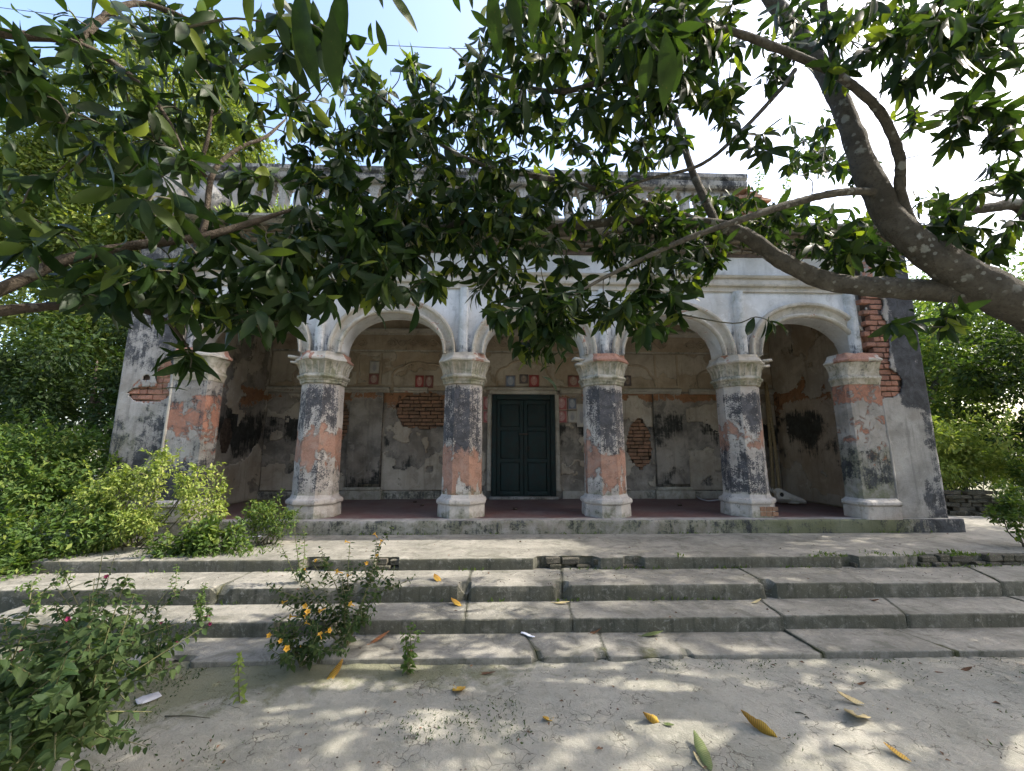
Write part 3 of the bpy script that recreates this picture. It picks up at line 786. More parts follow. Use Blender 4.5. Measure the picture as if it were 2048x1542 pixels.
# --- balustrade on the roof
BAL = box('balustrade', -5.60, 4.35, 6.12, 6.40, 5.19, 5.40, M_CORN, BLD, M=(.5, .05, .45))
course('rail', [(6.42, 6.02), (6.10, 6.02), (6.07, 6.05), (6.05, 6.12), (6.07, 6.14), (6.03, 6.18), (6.03, 6.25), (6.06, 6.27), (6.42, 6.28)], -5.62, 4.2, M_CORN, BAL, 170, .02, (.5, .06, .4))
box('pier', -5.66, -5.14, 6.02, 6.44, 5.19, 6.16, M_CORN, BAL, .01, M=(.35, .05, .4))
box('pier_cap', -5.72, -5.08, 5.97, 6.48, 6.161, 6.27, M_CORN, BAL, .015, M=(.55, .05, .45))
box('solid_panel', -5.13, -4.5, 6.14, 6.36, 5.405, 6.015, M_CORN, BAL, M=(.35, .25, .4))
x = -4.40
bme = None
while x < 4.05:
    h0, h1 = 5.402, 6.02
    V = []
    ring = [(.072, h0), (.072, h0 + .08), (.058, h0 + .10), (.058, h1 - .17), (.075, h1 - .165), (.075, h1 - .10), (.098, h1 - .095), (.098, h1 - .04), (.125, h1 - .035), (.125, h1)]
    if bme is None:
        for (hw, z) in ring:
            V += [(-hw, -.08, z), (hw, -.08, z), (hw, .08, z), (-hw, .08, z)]
        F = []
        for k in range(len(ring) - 1):
            for q in range(4): F.append((k * 4 + q, k * 4 + (q + 1) % 4, (k + 1) * 4 + (q + 1) % 4, (k + 1) * 4 + q))
        bme = mk('baluster', np.array(V), F, M_CORN, mesh_only=True, M=np.tile((.3, .1, .35), (len(V), 1)))
    inst('baluster', bme, BAL, Matrix.Translation((x, 6.25, random.uniform(-.004, .004))) @ Matrix.Rotation(random.uniform(-.04, .04), 4, 'Z'))
    x += .252
# crumbled brick stub at the broken end
for row in range(13):
    nb = 3 if row < 8 else 2 if row < 11 else 1
    for k in range(nb):
        place_brick(BR_DULL, BAL, 4.18 + .2 * k + random.uniform(-.03, .03) + (.1 if row % 2 else 0), 6.1 + random.uniform(-.03, .03), 5.19 + row * .068, random.uniform(.8, 1.05), random.uniform(-.15, .15), 2.4)
for k in range(16):
    place_brick(BR_DULL, BAL, 4.8 + k * .12 + random.uniform(-.05, .05), 6.0 + random.uniform(-.1, .2), 5.18 + random.uniform(0, .04), random.uniform(.5, 1), random.uniform(0, 3))

# --- free columns
def octa(r, n=8, rot=pi / 8): return [(r / cos(pi / 8) * cos(rot + i * 2 * pi / 8), r / cos(pi / 8) * sin(rot + i * 2 * pi / 8)) for i in range(n)]
def oct_ring(r, seg):       # octagon sampled with seg points a side
    c = octa(r); out = []
    for i in range(8):
        a, b = np.array(c[i]), np.array(c[(i + 1) % 8])
        for k in range(seg): out.append(a + (b - a) * k / seg)
    return np.array(out)
def lathe8(name, prof, x, y, mat, parent, seed, seg=6, er=.004, mfun=None, rough_top=0.0):
    rings = []; Mr = []
    for (r, z) in prof:
        q = oct_ring(r, seg)
        X, Yv = x + q[:, 0], y + q[:, 1]
        n = fbm(X * 9, z * 9 + Yv * 5, seed=seed) - .5
        sc = 1 + er * 2 * n / max(r, .05)
        Xn, Yn = x + q[:, 0] * sc, y + q[:, 1] * sc
        Zn = np.full_like(X, z) + er * n
        rings.append(np.stack([Xn, Yn, Zn], -1))
        Mr.append(mfun(X - x, Yv - y, Zn) if mfun else np.tile((.2, .1, .3), (len(X), 1)))
    V = np.stack(rings, 1); nu = V.shape[0]; nv = V.shape[1]
    F = [tuple(f) for f in gridf(nu, nv, True)]
    F += [tuple(i * nv + nv - 1 for i in range(nu)), tuple(i * nv for i in range(nu))[::-1]]
    o = mk(name, V.reshape(-1, 3), F, mat, parent, M=np.stack(Mr, 1).reshape(-1, 3), smooth=True)
    o.data.set_sharp_from_angle(angle=radians(28))
    return o
def colfun(ci):
    """paint history of each column: black mould above, bare red undercoat band, pale patchy foot"""
    P = [dict(m0=.50, m1=1.0, o0=.27, o1=.50, low=.38, side=.9), dict(m0=.33, m1=1.0, o0=.16, o1=.40, low=.25, side=.4),
         dict(m0=.40, m1=1.0, o0=.27, o1=.44, low=.30, side=.5), dict(m0=.62, m1=.97, o0=.46, o1=.60, low=.62, side=.2)][ci]
    def f(dx, dy, z):
        h = (z - ZF - .30) / 1.72
        ang = np.arctan2(dx, -dy)                       # 0 = facing the steps
        wob = .20 * (fbm(ang * 1.7 + ci * 7, h * 1.6, seed=300 + ci) - .5) * 2
        face = _hash(np.floor((ang + pi / 8) / (pi / 4)), np.zeros_like(ang), np.zeros_like(ang), 50 + ci) - .5
        front = sm(1.5, .9, np.abs(ang))
        m = sm(P['m0'] - .16, P['m0'] + .16, h + wob) * sm(P['m1'] + .03, P['m1'] - .08, h + wob * .2)
        m = m * (.24 + .36 * front) + .36 * (fbm(ang * 1.6, h * 3.2, seed=310 + ci) - .42) + .12 * face * front
        lo = sm(P['o0'] + .10, P['o0'] - .10, h + wob) * sm(-.02, .06, h) * (P['low'] + .12) * (.25 + 1.1 * fbm(ang * 2, h * 3, seed=320 + ci))
        m = np.maximum(m, lo)
        o = sm(P['o0'] - .14, P['o0'] + .10, h + wob) * sm(P['o1'] + .14, P['o1'] - .08, h + wob)
        o = .13 + .50 * o + .28 * (fbm(ang * 2, h * 3, seed=330 + ci) - .5) + .10 * face
        if ci == 3: o = np.maximum(o, .62 * sm(.95, 1.25, ang) * sm(.75, .55, h) * sm(.0, .2, h)); o = np.maximum(o, .6 * sm(-.9, -1.2, ang) * sm(.62, .52, h) * sm(.3, .42, h))
        o = o + .16 * sm(.42, .1, h)
        if ci in (1, 2): o = o + .30 * sm(.38, .12, h) * sm(.35, .6, fbm(ang * 3, h * 4, seed=340 + ci))
        m = m - .10 * sm(.45, .6, o)
        b = .30 + .3 * sm(.12, -.02, h)
        return np.stack([m, o, b + 0 * h], -1)
    return f
def basefun(dx, dy, z):
    h = (z - ZF)
    return np.stack([.14 + .3 * (fbm(dx * 4 + 9, z * 4, seed=400) - .4), .1 + 0 * dx, .34 + .25 * sm(.2, 0, h) + .2 * (fbm(dx * 3, z * 3, seed=401) - .5)], -1)
def capfun(dx, dy, z):
    a = np.arctan2(dx, -dy)
    return np.stack([.30 + .35 * (fbm(a * 3, z * 5, seed=410) - .45), .12 + 0 * dx, .55 + .3 * (fbm(a * 2, z * 4, seed=411) - .5)], -1)
def abafun(seed, red):
    def f(dx, dy, z):
        a = np.arctan2(dx, -dy)
        return np.stack([.15 + .3 * (fbm(a * 2, z * 6, seed=seed) - .4), .2 + red * sm(.4, .62, fbm(a * 1.3 + seed, z * 2, seed=seed + 1)), .3 + 0 * dx], -1)
    return f
for ci, x in enumerate(CX):
    prof = [(.302 - .012 * t, ZF + .30 + 1.74 * t) for t in np.linspace(0, 1, 90)]
    shaft = lathe8('column', prof, x, YA, M_COLM, BLD, 500 + ci, 14, .006, colfun(ci))
    # base: plinth block, torus
    lathe8('base', [(.352, ZF - .02), (.352, ZF + .05), (.348, ZF + .17), (.342, ZF + .182), (.362, ZF + .19), (.374, ZF + .21), (.374, ZF + .24), (.362, ZF + .262), (.332, ZF + .276), (.318, ZF + .29), (.303, ZF + .33)], x, YA, M_COLM, shaft, 520 + ci, 6, .006, basefun)
    cap = lathe8('capital', [(.300, 2.62), (.316, 2.63), (.320, 2.668), (.330, 2.675), (.334, 2.70), (.352, 2.712), (.362, 2.73), (.358, 2.752), (.338, 2.765), (.326, 2.78), (.328, 2.82), (.340, 2.88), (.362, 2.935), (.392, 2.975)], x, YA, M_TRIM, shaft, 540 + ci, 6, .006, capfun)
    # leaf ribs on the bell of the capital
    ribs = Batch()
    for q in oct_ring(1.0, 3):
        d = nrm(q); pts = [np.array([x + d[0] * r * np.linalg.norm(q), YA + d[1] * r * np.linalg.norm(q), z]) for r, z in ((.326, 2.785), (.330, 2.84), (.346, 2.90), (.375, 2.96))]
        V, F, _, _ = tube_arrays(pts, [.012, .014, .016, .018], 5)
        ribs.add(V, F, np.tile((.3, .1, .45), (len(V), 1)))
    ribs.build('leaf_ribs', M_TRIM, cap, True)
    lathe8('abacus', [(.385, 2.972), (.405, 2.985), (.405, 3.012), (.392, 3.02), (.385, 3.03), (.370, 3.045), (.350, 3.075), (.346, 3.118), (.30, ZS + .004)], x, YA, M_TRIM, shaft, 560 + ci, 6, .022, abafun(570 + ci, .6 if ci in (0, 2) else .35))
# bricks laid bare at the foot of the last column
for row in range(2):
    for k in range(3):
        place_brick(BR_DULL, BLD.children[-1] if False else shaft, CX[3] + .02 + k * .095, YA - .358 + .002 * k, ZF + .022 + row * .072, .40, 0, .5)
# broken cornice bits leaning out of the capitals
for (x, dx) in ((CX[0], -.36), (CX[3], .36), (CX[2], -.36)):
    for k in range(2):
        o = mk('moulding_fragment', boxv(-.09, .09, -.10, .10, -.018, .018) + RNG.normal(0, .004, (8, 3)), BOXF, M_TRIM, AW, M=np.tile((.15, .15, .3), (8, 1)))
        o.location = (x + dx + (.04 if dx > 0 else -.04) * k, YA - .12, 3.01 + .042 * k - (.05 if k == 0 else 0)); o.rotation_euler = (0.05, -.12 * np.sign(dx), .1 * k)

# --- engaged piers at both ends of the arcade (half octagon against the corner wall)
def pier(side, red):
    s = 1 if side > 0 else -1
    X0 = 5.92 if s > 0 else -4.845            # meets corner wall
    pts = [(X0, YC - .03), (X0 - s * .50, YC - .03), (X0 - s * .70, YC + .19), (X0 - s * .70, YWB)]
    def path(off):
        q = [(X0, YC - .03 - off), (X0 - s * (.50 + off * .4), YC - .03 - off), (X0 - s * (.53 + off), YC + .02 - off * .4), (X0 - s * (.53 + off), YC + .26)]
        out = []
        for i in range(3):
            a, b = np.array(q[i]), np.array(q[i + 1]); n = max(4, int(np.linalg.norm(b - a) / .03))
            for k in range(n): out.append(a + (b - a) * k / n)
        out.append(np.array(q[-1])); return np.array(out)
    n0 = len(path(0))
    def loft(name, prof, mat, parent, mf, er=.006, seed=0):
        V = []; Mr = []
        for (off, z) in prof:
            P = path(off)
            if len(P) != n0:
                t = np.linspace(0, 1, n0); tt = np.linspace(0, 1, len(P)); P = np.stack([np.interp(t, tt, P[:, 0]), np.interp(t, tt, P[:, 1])], -1)
            n = fbm(P[:, 0] * 9, z * 9 + P[:, 1] * 9, seed=seed) - .5
            V.append(np.stack([P[:, 0] - s * n * er, P[:, 1] - n * er * 2, np.full(n0, z) + n * er], -1))
            Mr.append(mf(P[:, 0], P[:, 1], np.full(n0, z)))
        F = gridf(n0, len(prof)); F = F if s < 0 else F[:, ::-1]
        F = [tuple(f) for f in F] + [tuple(i * len(prof) + len(prof) - 1 for i in range(n0))]
        o = mk(name, np.stack(V, 1).reshape(-1, 3), F, mat, parent, M=np.stack(Mr, 1).reshape(-1, 3), smooth=True)
        o.data.set_sharp_from_angle(angle=radians(30)); return o
    def mf(x, y, z):
        h = (z - ZF) / 2.0
        w_ = .12 * (fbm(x * 3, z * 3, seed=600 + s) - .5) * 2
        if s > 0:
            o = np.maximum(sm(.80, .88, h + w_ * .5), .7 * sm(.5, .62, fbm(x * 3 + 4, z * 1.6, seed=613))); m = .42 * sm(.75, .35, h + w_) * sm(.12, .3, h) + .1
            b = .25 + .35 * sm(.7, .4, h)
        else:
            o = np.maximum(sm(.56, .66, h + w_) * sm(.96, .84, h + w_), .6 * sm(.52, .64, fbm(x * 3 + 4, z * 1.6, seed=614))); m = .34 + .30 * sm(.55, .2, h + w_) + 0 * h
            b = .3 + 0 * h
        return np.stack([m + .3 * (fbm(x * 4, z * 2.5, seed=610) - .45), .12 + .44 * o, b + .2 * (fbm(x * 3, z * 3, seed=611) - .5)], -1)
    pr = loft('engaged_pier', [(0, ZF + .25 + 1.85 * t) for t in np.linspace(0, 1, 80)], M_CORN, BLD, mf, .008, 620)
    loft('base', [(.055, ZF - .01), (.055, ZF + .16), (.05, ZF + .172), (.072, ZF + .185), (.085, ZF + .205), (.08, ZF + .235), (.06, ZF + .25), (.03, ZF + .262), (.015, ZF + .275), (-.01, ZF + .29)], M_COLM, pr, lambda x, y, z: np.stack([.15 + 0 * x, .08 + 0 * x, .4 + 0 * x], -1), .006, 621)
    gm = .35 if s > 0 else .2
    loft('capital', [(-.01, 2.62), (.012, 2.63), (.018, 2.67), (.03, 2.70), (.045, 2.72), (.045, 2.745), (.02, 2.76), (.014, 2.80), (.03, 2.88), (.06, 2.95), (.075, 2.972)], M_TRIM, pr, lambda x, y, z: np.stack([gm + .3 * (fbm(x * 5, z * 6, seed=630) - .45), .1 + 0 * x, .5 + 0 * x], -1), .01, 622)
    loft('abacus', [(.06, 2.972), (.10, 2.985), (.10, 3.01), (.08, 3.02), (.05, 3.05), (.03, 3.09), (.02, ZS + .003)], M_TRIM, pr, lambda x, y, z: np.stack([.2 + 0 * x, .22 + .5 * sm(.4, .6, fbm(x * 3, y * 3, seed=631)), .3 + 0 * x], -1), .025, 623)
    return pr
PIER_L, PIER_R = pier(-1, .5), pier(1, .5)

# --- corner walls: plaster skin with real holes, bricks behind
def skin(name, x0, x1, z0, z1, y, hole, mfun, mat, parent, step=.02, thick=.018):
    xs = np.linspace(x0, x1, max(3, int((x1 - x0) / step))); zs = np.linspace(z0, z1, max(3, int((z1 - z0) / step)))
    X, Z = np.meshgrid(xs, zs, indexing='ij')
    Yv = y + .012 * (fbm(X * 2.5, Z * 2.5, seed=700) - .5) + .006 * (fbm(X * 11, Z * 11, seed=701) - .5)
    V = np.stack([X, Yv, Z], -1).reshape(-1, 3); F = gridf(len(xs), len(zs))
    c = V[F].mean(1); keep = ~hole(c[:, 0], c[:, 2]) if hole else np.ones(len(F), bool)
    o = mk(name, V, F[keep], mat, parent, M=mfun(X, Z).reshape(-1, 3), smooth=True)
    if hole:
        md = o.modifiers.new('t', 'SOLIDIFY'); md.thickness = thick; md.offset = -1
    return o
def ell(x, z, cx, cz, rx, rz, seed, n=.9, fq=5.0):
    d = ((x - cx) / rx) ** 2 + ((z - cz) / rz) ** 2
    return d + n * (fbm(x * fq, z * fq, seed=seed) - .5) * 2 < 1
def bricks_behind(meshes, parent, x0, x1, z0, z1, y, test, L=.235, H=.072, rz=0.0):
    row = 0; z = z0
    while z < z1:
        x = x0 + (L * .5 if row % 2 else 0) - L * random.uniform(0, .3)
        while x < x1:
            s = random.choice([1, 1, 1, .5, .8]) * random.uniform(.95, 1.03)
            if test(np.array([x + L * s / 2]), np.array([z + H / 2]))[0]:
                place_brick(meshes, parent, x + L * s / 2, y + random.uniform(-.006, .014), z, s * L / .22 * .93, random.uniform(-.01, .01), 1, H / .062 * .80)
            x += L * s
        z += H; row += 1
# right corner
YR = YC
hr = lambda x, z: ell(x, z, 6.07, 2.66, .26, .26, 711, .5) | ell(x, z, 6.02, 3.35, .20, .62, 712, .5) | (ell(x, z, 6.05, 4.05, .16, .3, 713, .5))
def mr(X, Z):
    h = (Z - ZF)
    dark = sm(6.12, 6.32, X + .25 * (fbm(X * 3, Z * 2, seed=720) - .5)) * sm(2.25, 2.45, Z + .35 * (X - 6.3) + .3 * (fbm(X * 3, Z * 3, seed=721) - .5)) * .70
    d2 = .60 * sm(6.25, 6.5, X) * sm(1.35, .9, Z + .4 * (fbm(X * 3, Z * 3, seed=722) - .5))
    d3 = .42 * sm(6.45, 6.6, X + .2 * (fbm(X * 2, Z * 4, seed=723) - .5)) * (Z < 2.2)
    m = np.maximum(np.maximum(dark, d2), d3) + .10 + .35 * (fbm(X * 1.7, Z * 1.3, seed=725) - .5)
    u = .1 + .45 * np.exp(-((X - 6.04) / .22) ** 2) * sm(2.2, 2.5, Z)
    b = .12 + .35 * (fbm(X * 2, Z * 2, seed=724) - .4) + .2 * sm(1.5, .7, Z)
    return np.stack([m, u, b], -1)
CW_R = skin('corner_wall', 5.90, XR, ZF - .02, 4.80, YR, hr, mr, M_CORN, BLD)
box('corner_core', 5.992, XR - .002, YR + .045, YB + .3, ZF - .02, 4.80, M_MORTAR, CW_R)
gside = np.meshgrid(np.linspace(YR + .02, 9.0, 60), np.linspace(ZF - .02, 4.8, 80), indexing='ij')
mk('side_face', np.stack([np.full_like(gside[0], XR + .004), gside[0], gside[1]], -1), gridf(60, 80), M_CORN, CW_R, M=np.stack([.5 + .3 * (fbm(gside[0], gside[1], seed=730) - .5), gside[0] * 0 + .1, gside[0] * 0 + .35], -1).reshape(-1, 3))
bricks_behind(BR_RED, CW_R, 5.90, 6.36, 2.35, 4.35, YR + .02, lambda x, z: ell(x, z, 6.07, 2.66, .32, .32, 711, .5) | ell(x, z, 6.02, 3.35, .27, .7, 712, .5) | ell(x, z, 6.05, 4.05, .2, .36, 713, .5), .21, .09)
# left corner
hl = lambda x, z: ell(x, z, -5.02, 2.72, .11, .28, 741, .4) | ell(x, z, -5.20, 2.42, .30, .13, 742, .5) | ell(x, z, -5.27, 2.66, .05, .045, 743, .2)
def ml(X, Z):
    m = .34 * sm(2.6, 3.0, Z) + .30 * sm(2.35, 1.9, Z) * sm(.9, 1.4, Z) + .22 + .45 * (fbm(X * 2.2, Z * 1.6, seed=750) - .5)
    u = .1 + .52 * np.exp(-((X + 5.12) / .36) ** 2 - ((Z - 2.48) / .25) ** 2)
    b = .25 + .4 * (fbm(X * 2, Z * 2.3, seed=751) - .42) + .25 * sm(2.3, 1.6, Z)
    return np.stack([m, u, b], -1)
CW_L = skin('corner_wall', XL, -4.86, ZF - .02, 4.80, YR, hl, ml, M_CORN, BLD)
box('corner_core', XL + .002, -4.912, YR + .045, YB + .3, ZF - .02, 4.80, M_MORTAR, CW_L)
mk('side_face', np.stack([np.full_like(gside[0], XL - .004), gside[0], gside[1]], -1), gridf(60, 80)[:, ::-1], M_CORN, CW_L, M=np.stack([.4 + .3 * (fbm(gside[0], gside[1], seed=731) - .5), gside[0] * 0 + .1, gside[0] * 0 + .35], -1).reshape(-1, 3))
bricks_behind(BR_RED, CW_L, -5.55, -4.88, 2.25, 3.05, YR + .02, lambda x, z: ell(x, z, -5.02, 2.72, .17, .34, 741, .4) | ell(x, z, -5.20, 2.42, .36, .19, 742, .5), .22, .085)
# the vertical joint beside each pier
tube('corner_bead', [(-4.865, YR - .022, ZF), (-4.868, YR - .024, 1.6), (-4.862, YR - .022, 2.5), (-4.866, YR - .02, 2.9)], [.026, .024, .02, .012], M_TRIM, CW_L, 8, .25, 3, .06)
tube('corner_bead', [(5.935, YR - .018, ZF + .1), (5.937, YR - .02, 1.4), (5.934, YR - .018, 2.32)], [.02, .024, .02], M_CORN, CW_R, 8, .3, 4, .06)

# --- veranda interior
def inner_m(kind):
    def f(X, Z):
        n = fbm(X * 1.1, Z * 1.1, seed=800) - .5; n2 = fbm(X * 2.6, Z * 2.6, seed=801) - .5
        m = .17 + .85 * n2 + .40 * np.exp(-((Z - 2.0) / .33) ** 2) * sm(.38, .6, fbm(X * 1.3 + 5, Z * .7, seed=802))
        if kind == 'side': m = m + .24 * np.exp(-((Z - 1.85) / .45) ** 2)
        if kind == 'back': m = m + .34 * sm(1.6, 1.1, Z) * sm(.5, .62, fbm(X * 2.1, Z * 1.2, seed=803))
        u = .06 + .35 * n + .42 * np.exp(-((Z - 2.72) / .12) ** 2) + (.30 * np.exp(-((Z - 2.6) / .5) ** 2) * sm(.42, .6, fbm(X * .9 + 3, Z * .6, seed=804)))
        return np.stack([m, u, .3 + .4 * n], -1)
    return f
hb = lambda x, z: (ell(x, z, -1.62, 2.42, .56, .42, 811, .45) | ell(x, z, -3.42, 2.2, .24, .55, 812, .5) | ell(x, z, 2.95, 1.75, .26, .5, 813, .5)) & (z < 2.80)
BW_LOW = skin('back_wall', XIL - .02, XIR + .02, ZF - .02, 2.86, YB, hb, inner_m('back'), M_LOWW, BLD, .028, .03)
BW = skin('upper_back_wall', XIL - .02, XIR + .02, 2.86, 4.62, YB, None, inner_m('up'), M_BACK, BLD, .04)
box('back_core', XIL - .05, XIR + .05, YB + .07, YB + .5, ZF - .02, 4.7, M_MORTAR, BW_LOW)
tb = lambda x, z: (ell(x, z, -1.62, 2.42, .64, .5, 811, .45) | ell(x, z, -3.42, 2.2, .3, .62, 812, .5) | ell(x, z, 2.95, 1.75, .32, .58, 813, .5)) & (z < 2.82)
bricks_behind(BR_DULL, BW_LOW, -3.9, 3.5, 1.1, 2.80, YB + .016, tb, .24, .078)
def coat(name, u0, u1, z0, z1, place, hole, mat, parent, seed, step=.022, thick=.012, mould=.18):
    us = np.linspace(u0, u1, int(abs(u1 - u0) / step)); zs = np.linspace(z0, z1, int((z1 - z0) / step))
    U, Z = np.meshgrid(us, zs, indexing='ij'); F = gridf(len(us), len(zs))
    c = np.stack([U, Z], -1).reshape(-1, 2)[F].mean(1); keep = ~hole(c[:, 0], c[:, 1])
    Mv = np.stack([mould + .55 * (fbm(U * 1.9, Z * 1.9, seed=seed) - .5), .12 + .5 * (fbm(U * 1.6, Z * 1.6, seed=seed + 1) - .45), .22 + .5 * (fbm(U * 1.2, Z * 1.2, seed=seed + 2) - .45)], -1).reshape(-1, 3)
    o = mk(name, place(U, Z), F[keep], mat, parent, M=Mv, smooth=True)
    md = o.modifiers.new('t', 'SOLIDIFY'); md.thickness = thick; md.offset = 0
    return o
M_COAT = plaster('cream_coat', (0.50, 0.45, 0.37), (0.36, 0.315, 0.25), (0.34, 0.17, 0.09), (0.02, 0.022, 0.019), fine=6, amt=1.1, speck=.5, streak=.45)
def frag(seed, lo, fq=1.5, bias=None):
    def h(u, z):
        f = fbm(u * fq, z * fq * 1.25, seed=seed, o=5)
        if bias is not None: f = f + bias(u, z)
        return f < lo
    return h
gapx = lambda u, z: -.6 * ((np.abs(u - .49) < .78) & (z < 2.95)) - .6 * ((np.abs(u + 2.8) < .36) & (z < 2.82)) - .6 * ((np.abs(u - 3.62) < .36) & (z < 2.82)) - .5 * (hb(u, z)) - .5 * ((z > 2.77) & (z < 2.96))
coat('plaster_coat', XIL + .02, XIR - .02, ZF + .17, 2.77, lambda U, Z: np.stack([U, YB - .016 + .006 * (fbm(U * 6, Z * 6, seed=870) - .5), Z], -1), frag(871, .57, 1.7, lambda u, z: gapx(u, z) + .10 * sm(1.5, 1.0, z) - .06 * np.exp(-((z - 1.9) / .3) ** 2)), M_COAT, BW_LOW, 872)
coat('plaster_coat', XIL + .02, XIR - .02, 2.96, 3.69, lambda U, Z: np.stack([U, YB - .012 + .006 * (fbm(U * 6, Z * 6, seed=873) - .5), Z], -1), frag(874, .44, 2.1, None), M_COAT, BW, 875, mould=.06)
for xs_, sgn in ((XIL, 1), (XIR, -1)):
    Yg, Zg = np.meshgrid(np.linspace(YW + .05, YB + .02, 90), np.linspace(ZF - .02, 4.62, 150), indexing='ij')
    Xg = xs_ + sgn * (.012 * (fbm(Yg * 3, Zg * 3, seed=820) - .5))
    if sgn > 0: Xg = np.where((np.abs(Yg - 7.35) < .16) & (np.abs(Zg - 1.86) < .30 - 3 * np.maximum(np.abs(Yg - 7.35) - .08, 0)), xs_ - .22, Xg)
    Mi = inner_m('side')(Yg + sgn * 3, Zg)
    if sgn < 0:
        Mi[..., 1] = Mi[..., 1] + .24 * sm(2.15, 2.35, Zg + .25 * (fbm(Yg * 3, Zg * 2, seed=822) - .5)) * sm(3.5, 3.1, Zg + .6 * (fbm(Yg * 3, Zg * 3, seed=823) - .5))
        Mi[..., 0] = Mi[..., 0] - .5 * sm(1.35, 1.15, Zg)
    else:
        Mi[..., 0] = Mi[..., 0] - .5 * sm(1.45, 1.3, Zg); Mi[..., 1] = Mi[..., 1] + .3 * np.exp(-((Zg - 2.55) / .18) ** 2 - ((Yg - 7.6) / .5) ** 2)
    F = gridf(90, 150)
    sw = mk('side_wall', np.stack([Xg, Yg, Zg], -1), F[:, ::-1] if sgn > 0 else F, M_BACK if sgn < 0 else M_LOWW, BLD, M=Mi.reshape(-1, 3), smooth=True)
    sw.data.set_sharp_from_angle(angle=radians(40))
    coat('plaster_coat', YW + .35, YB - .03, ZF + .02, 4.3, (lambda U, Z, x=xs_, g_=sgn: np.stack([x + g_ * (.012 + .006 * (fbm(U * 6, Z * 6, seed=880) - .5)), U, Z], -1)), frag(881 + sgn, .50, 1.6, lambda u, z: .16 * sm(1.4, 1.05, z) + .10 * sm(2.7, 3.2, z) - .14 * np.exp(-((z - 1.9) / .4) ** 2) - .6 * ((np.abs(u - 7.35) < .25) & (np.abs(z - 1.86) < .4))), M_COAT, sw, 885)
# pilasters, string course, frieze on the rear wall
for x in (-2.80, 3.62):
    wv = .34
    X, Z = np.meshgrid(np.linspace(x - wv, x + wv, 26), np.linspace(ZF + .30, 2.80, 80), indexing='ij')
    Mi = inner_m('back')(X + 1.3, Z)
    wl = sm(1.75, 1.55, Z + .3 * (fbm(X * 4, Z * 3, seed=830) - .5))
    pl = mk('pilaster', np.stack([X, YB - .085 + .012 * (fbm(X * 5, Z * 5, seed=831) - .5), Z], -1), gridf(26, 80), plaster_low if False else M_LOWW, BW_LOW, M=Mi.reshape(-1, 3), smooth=True)
    box('pilaster_side', x - wv + .003, x + wv - .003, YB - .078, YB + .02, ZF, 2.79, M_LOWW, pl, M=(.4, .15, .4))
    box('pilaster_base', x - wv - .06, x + wv + .06, YB - .14, YB + .01, ZF + .0, ZF + .17, M_TRIM, pl, .008, M=(.25, .1, .45))
    box('base_moulding', x - wv - .035, x + wv + .035, YB - .12, YB + .008, ZF + .171, ZF + .24, M_TRIM, pl, .02, M=(.25, .1, .45))
    # upper panel frame above the string course
    for (a, b) in ((x - .27, x - .22), (x + .22, x + .27)):
        box('panel_moulding', a, b, YB - .03, YB + .02, 2.98, 3.66, M_BACK, BW, .008, M=(.2, .1, .3))
for (a, b) in ((XIL, -3.6), (-3.3, -2.35), (-2.25, -1.52), (-.95, -.28), (1.28, 1.75), (2.6, 3.9), (4.1, XIR)):
    course('string_course', [(YB + .02, 2.80), (YB - .05, 2.81), (YB - .06, 2.84), (YB - .095, 2.86), (YB - .10, 2.90), (YB - .06, 2.92), (YB + .02, 2.925)], a, b, M_TRIM, BW, 840 + int(a * 10) % 50, .012, (.2, .3, .35))
course('skirting', [(YB + .02, ZF), (YB - .045, ZF), (YB - .05, ZF + .13), (YB - .03, ZF + .15), (YB + .02, ZF + .155)], XIL, -.32, M_TRIM, BW_LOW, 861, .01, (.4, .1, .5))
course('skirting', [(YB + .02, ZF), (YB - .045, ZF), (YB - .05, ZF + .13), (YB - .03, ZF + .15), (YB + .02, ZF + .155)], 1.30, XIR, M_TRIM, BW_LOW, 862, .01, (.4, .1, .5))
course('cove', [(YB + .02, 4.07), (YB - .03, 4.08), (YB - .04, 4.12), (YB - .10, 4.15), (YB - .11, 4.19), (YB - .06, 4.21), (YB + .02, 4.215)], XIL, XIR, M_TRIM, BW, 863, .008, (.15, .15, .35))
course('lower_bead', [(YB + .02, 3.70), (YB - .025, 3.705), (YB - .03, 3.735), (YB + .02, 3.74)], XIL, XIR, M_TRIM, BW, 864, .006, (.3, .2, .4))
# running scroll in stucco: one tube per bay
for k in range(5):
    xa = EDGES[k] * .97 + .15
    for (i0, i1) in ((0, 4),):
        pts = []
        for t in np.linspace(0, 1, 60):
            u = xa + .15 + t * 1.75
            pts.append((u, YB - .018, 3.90 + .085 * sin(t * 4 * 2 * pi)))
        tube('scroll_stem', pts, [.017] * 60, M_BACK, BW, 6, .2, 5 + k)
        for j in range(8):
            cx_ = xa + .15 + (j + .5) * 1.75 / 8; up_ = 1 if j % 2 else -1
            sp = [(cx_ + cos(a) * r, YB - .016, 3.90 + up_ * (.005 + sin(a) * r * .9)) for a, r in ((a, .085 * (1 - a / 11)) for a in np.linspace(.3, 8.6, 26))]
            tube('scroll_curl', sp, list(np.linspace(.013, .018, 26)), M_BACK, BW, 5, .2, j)
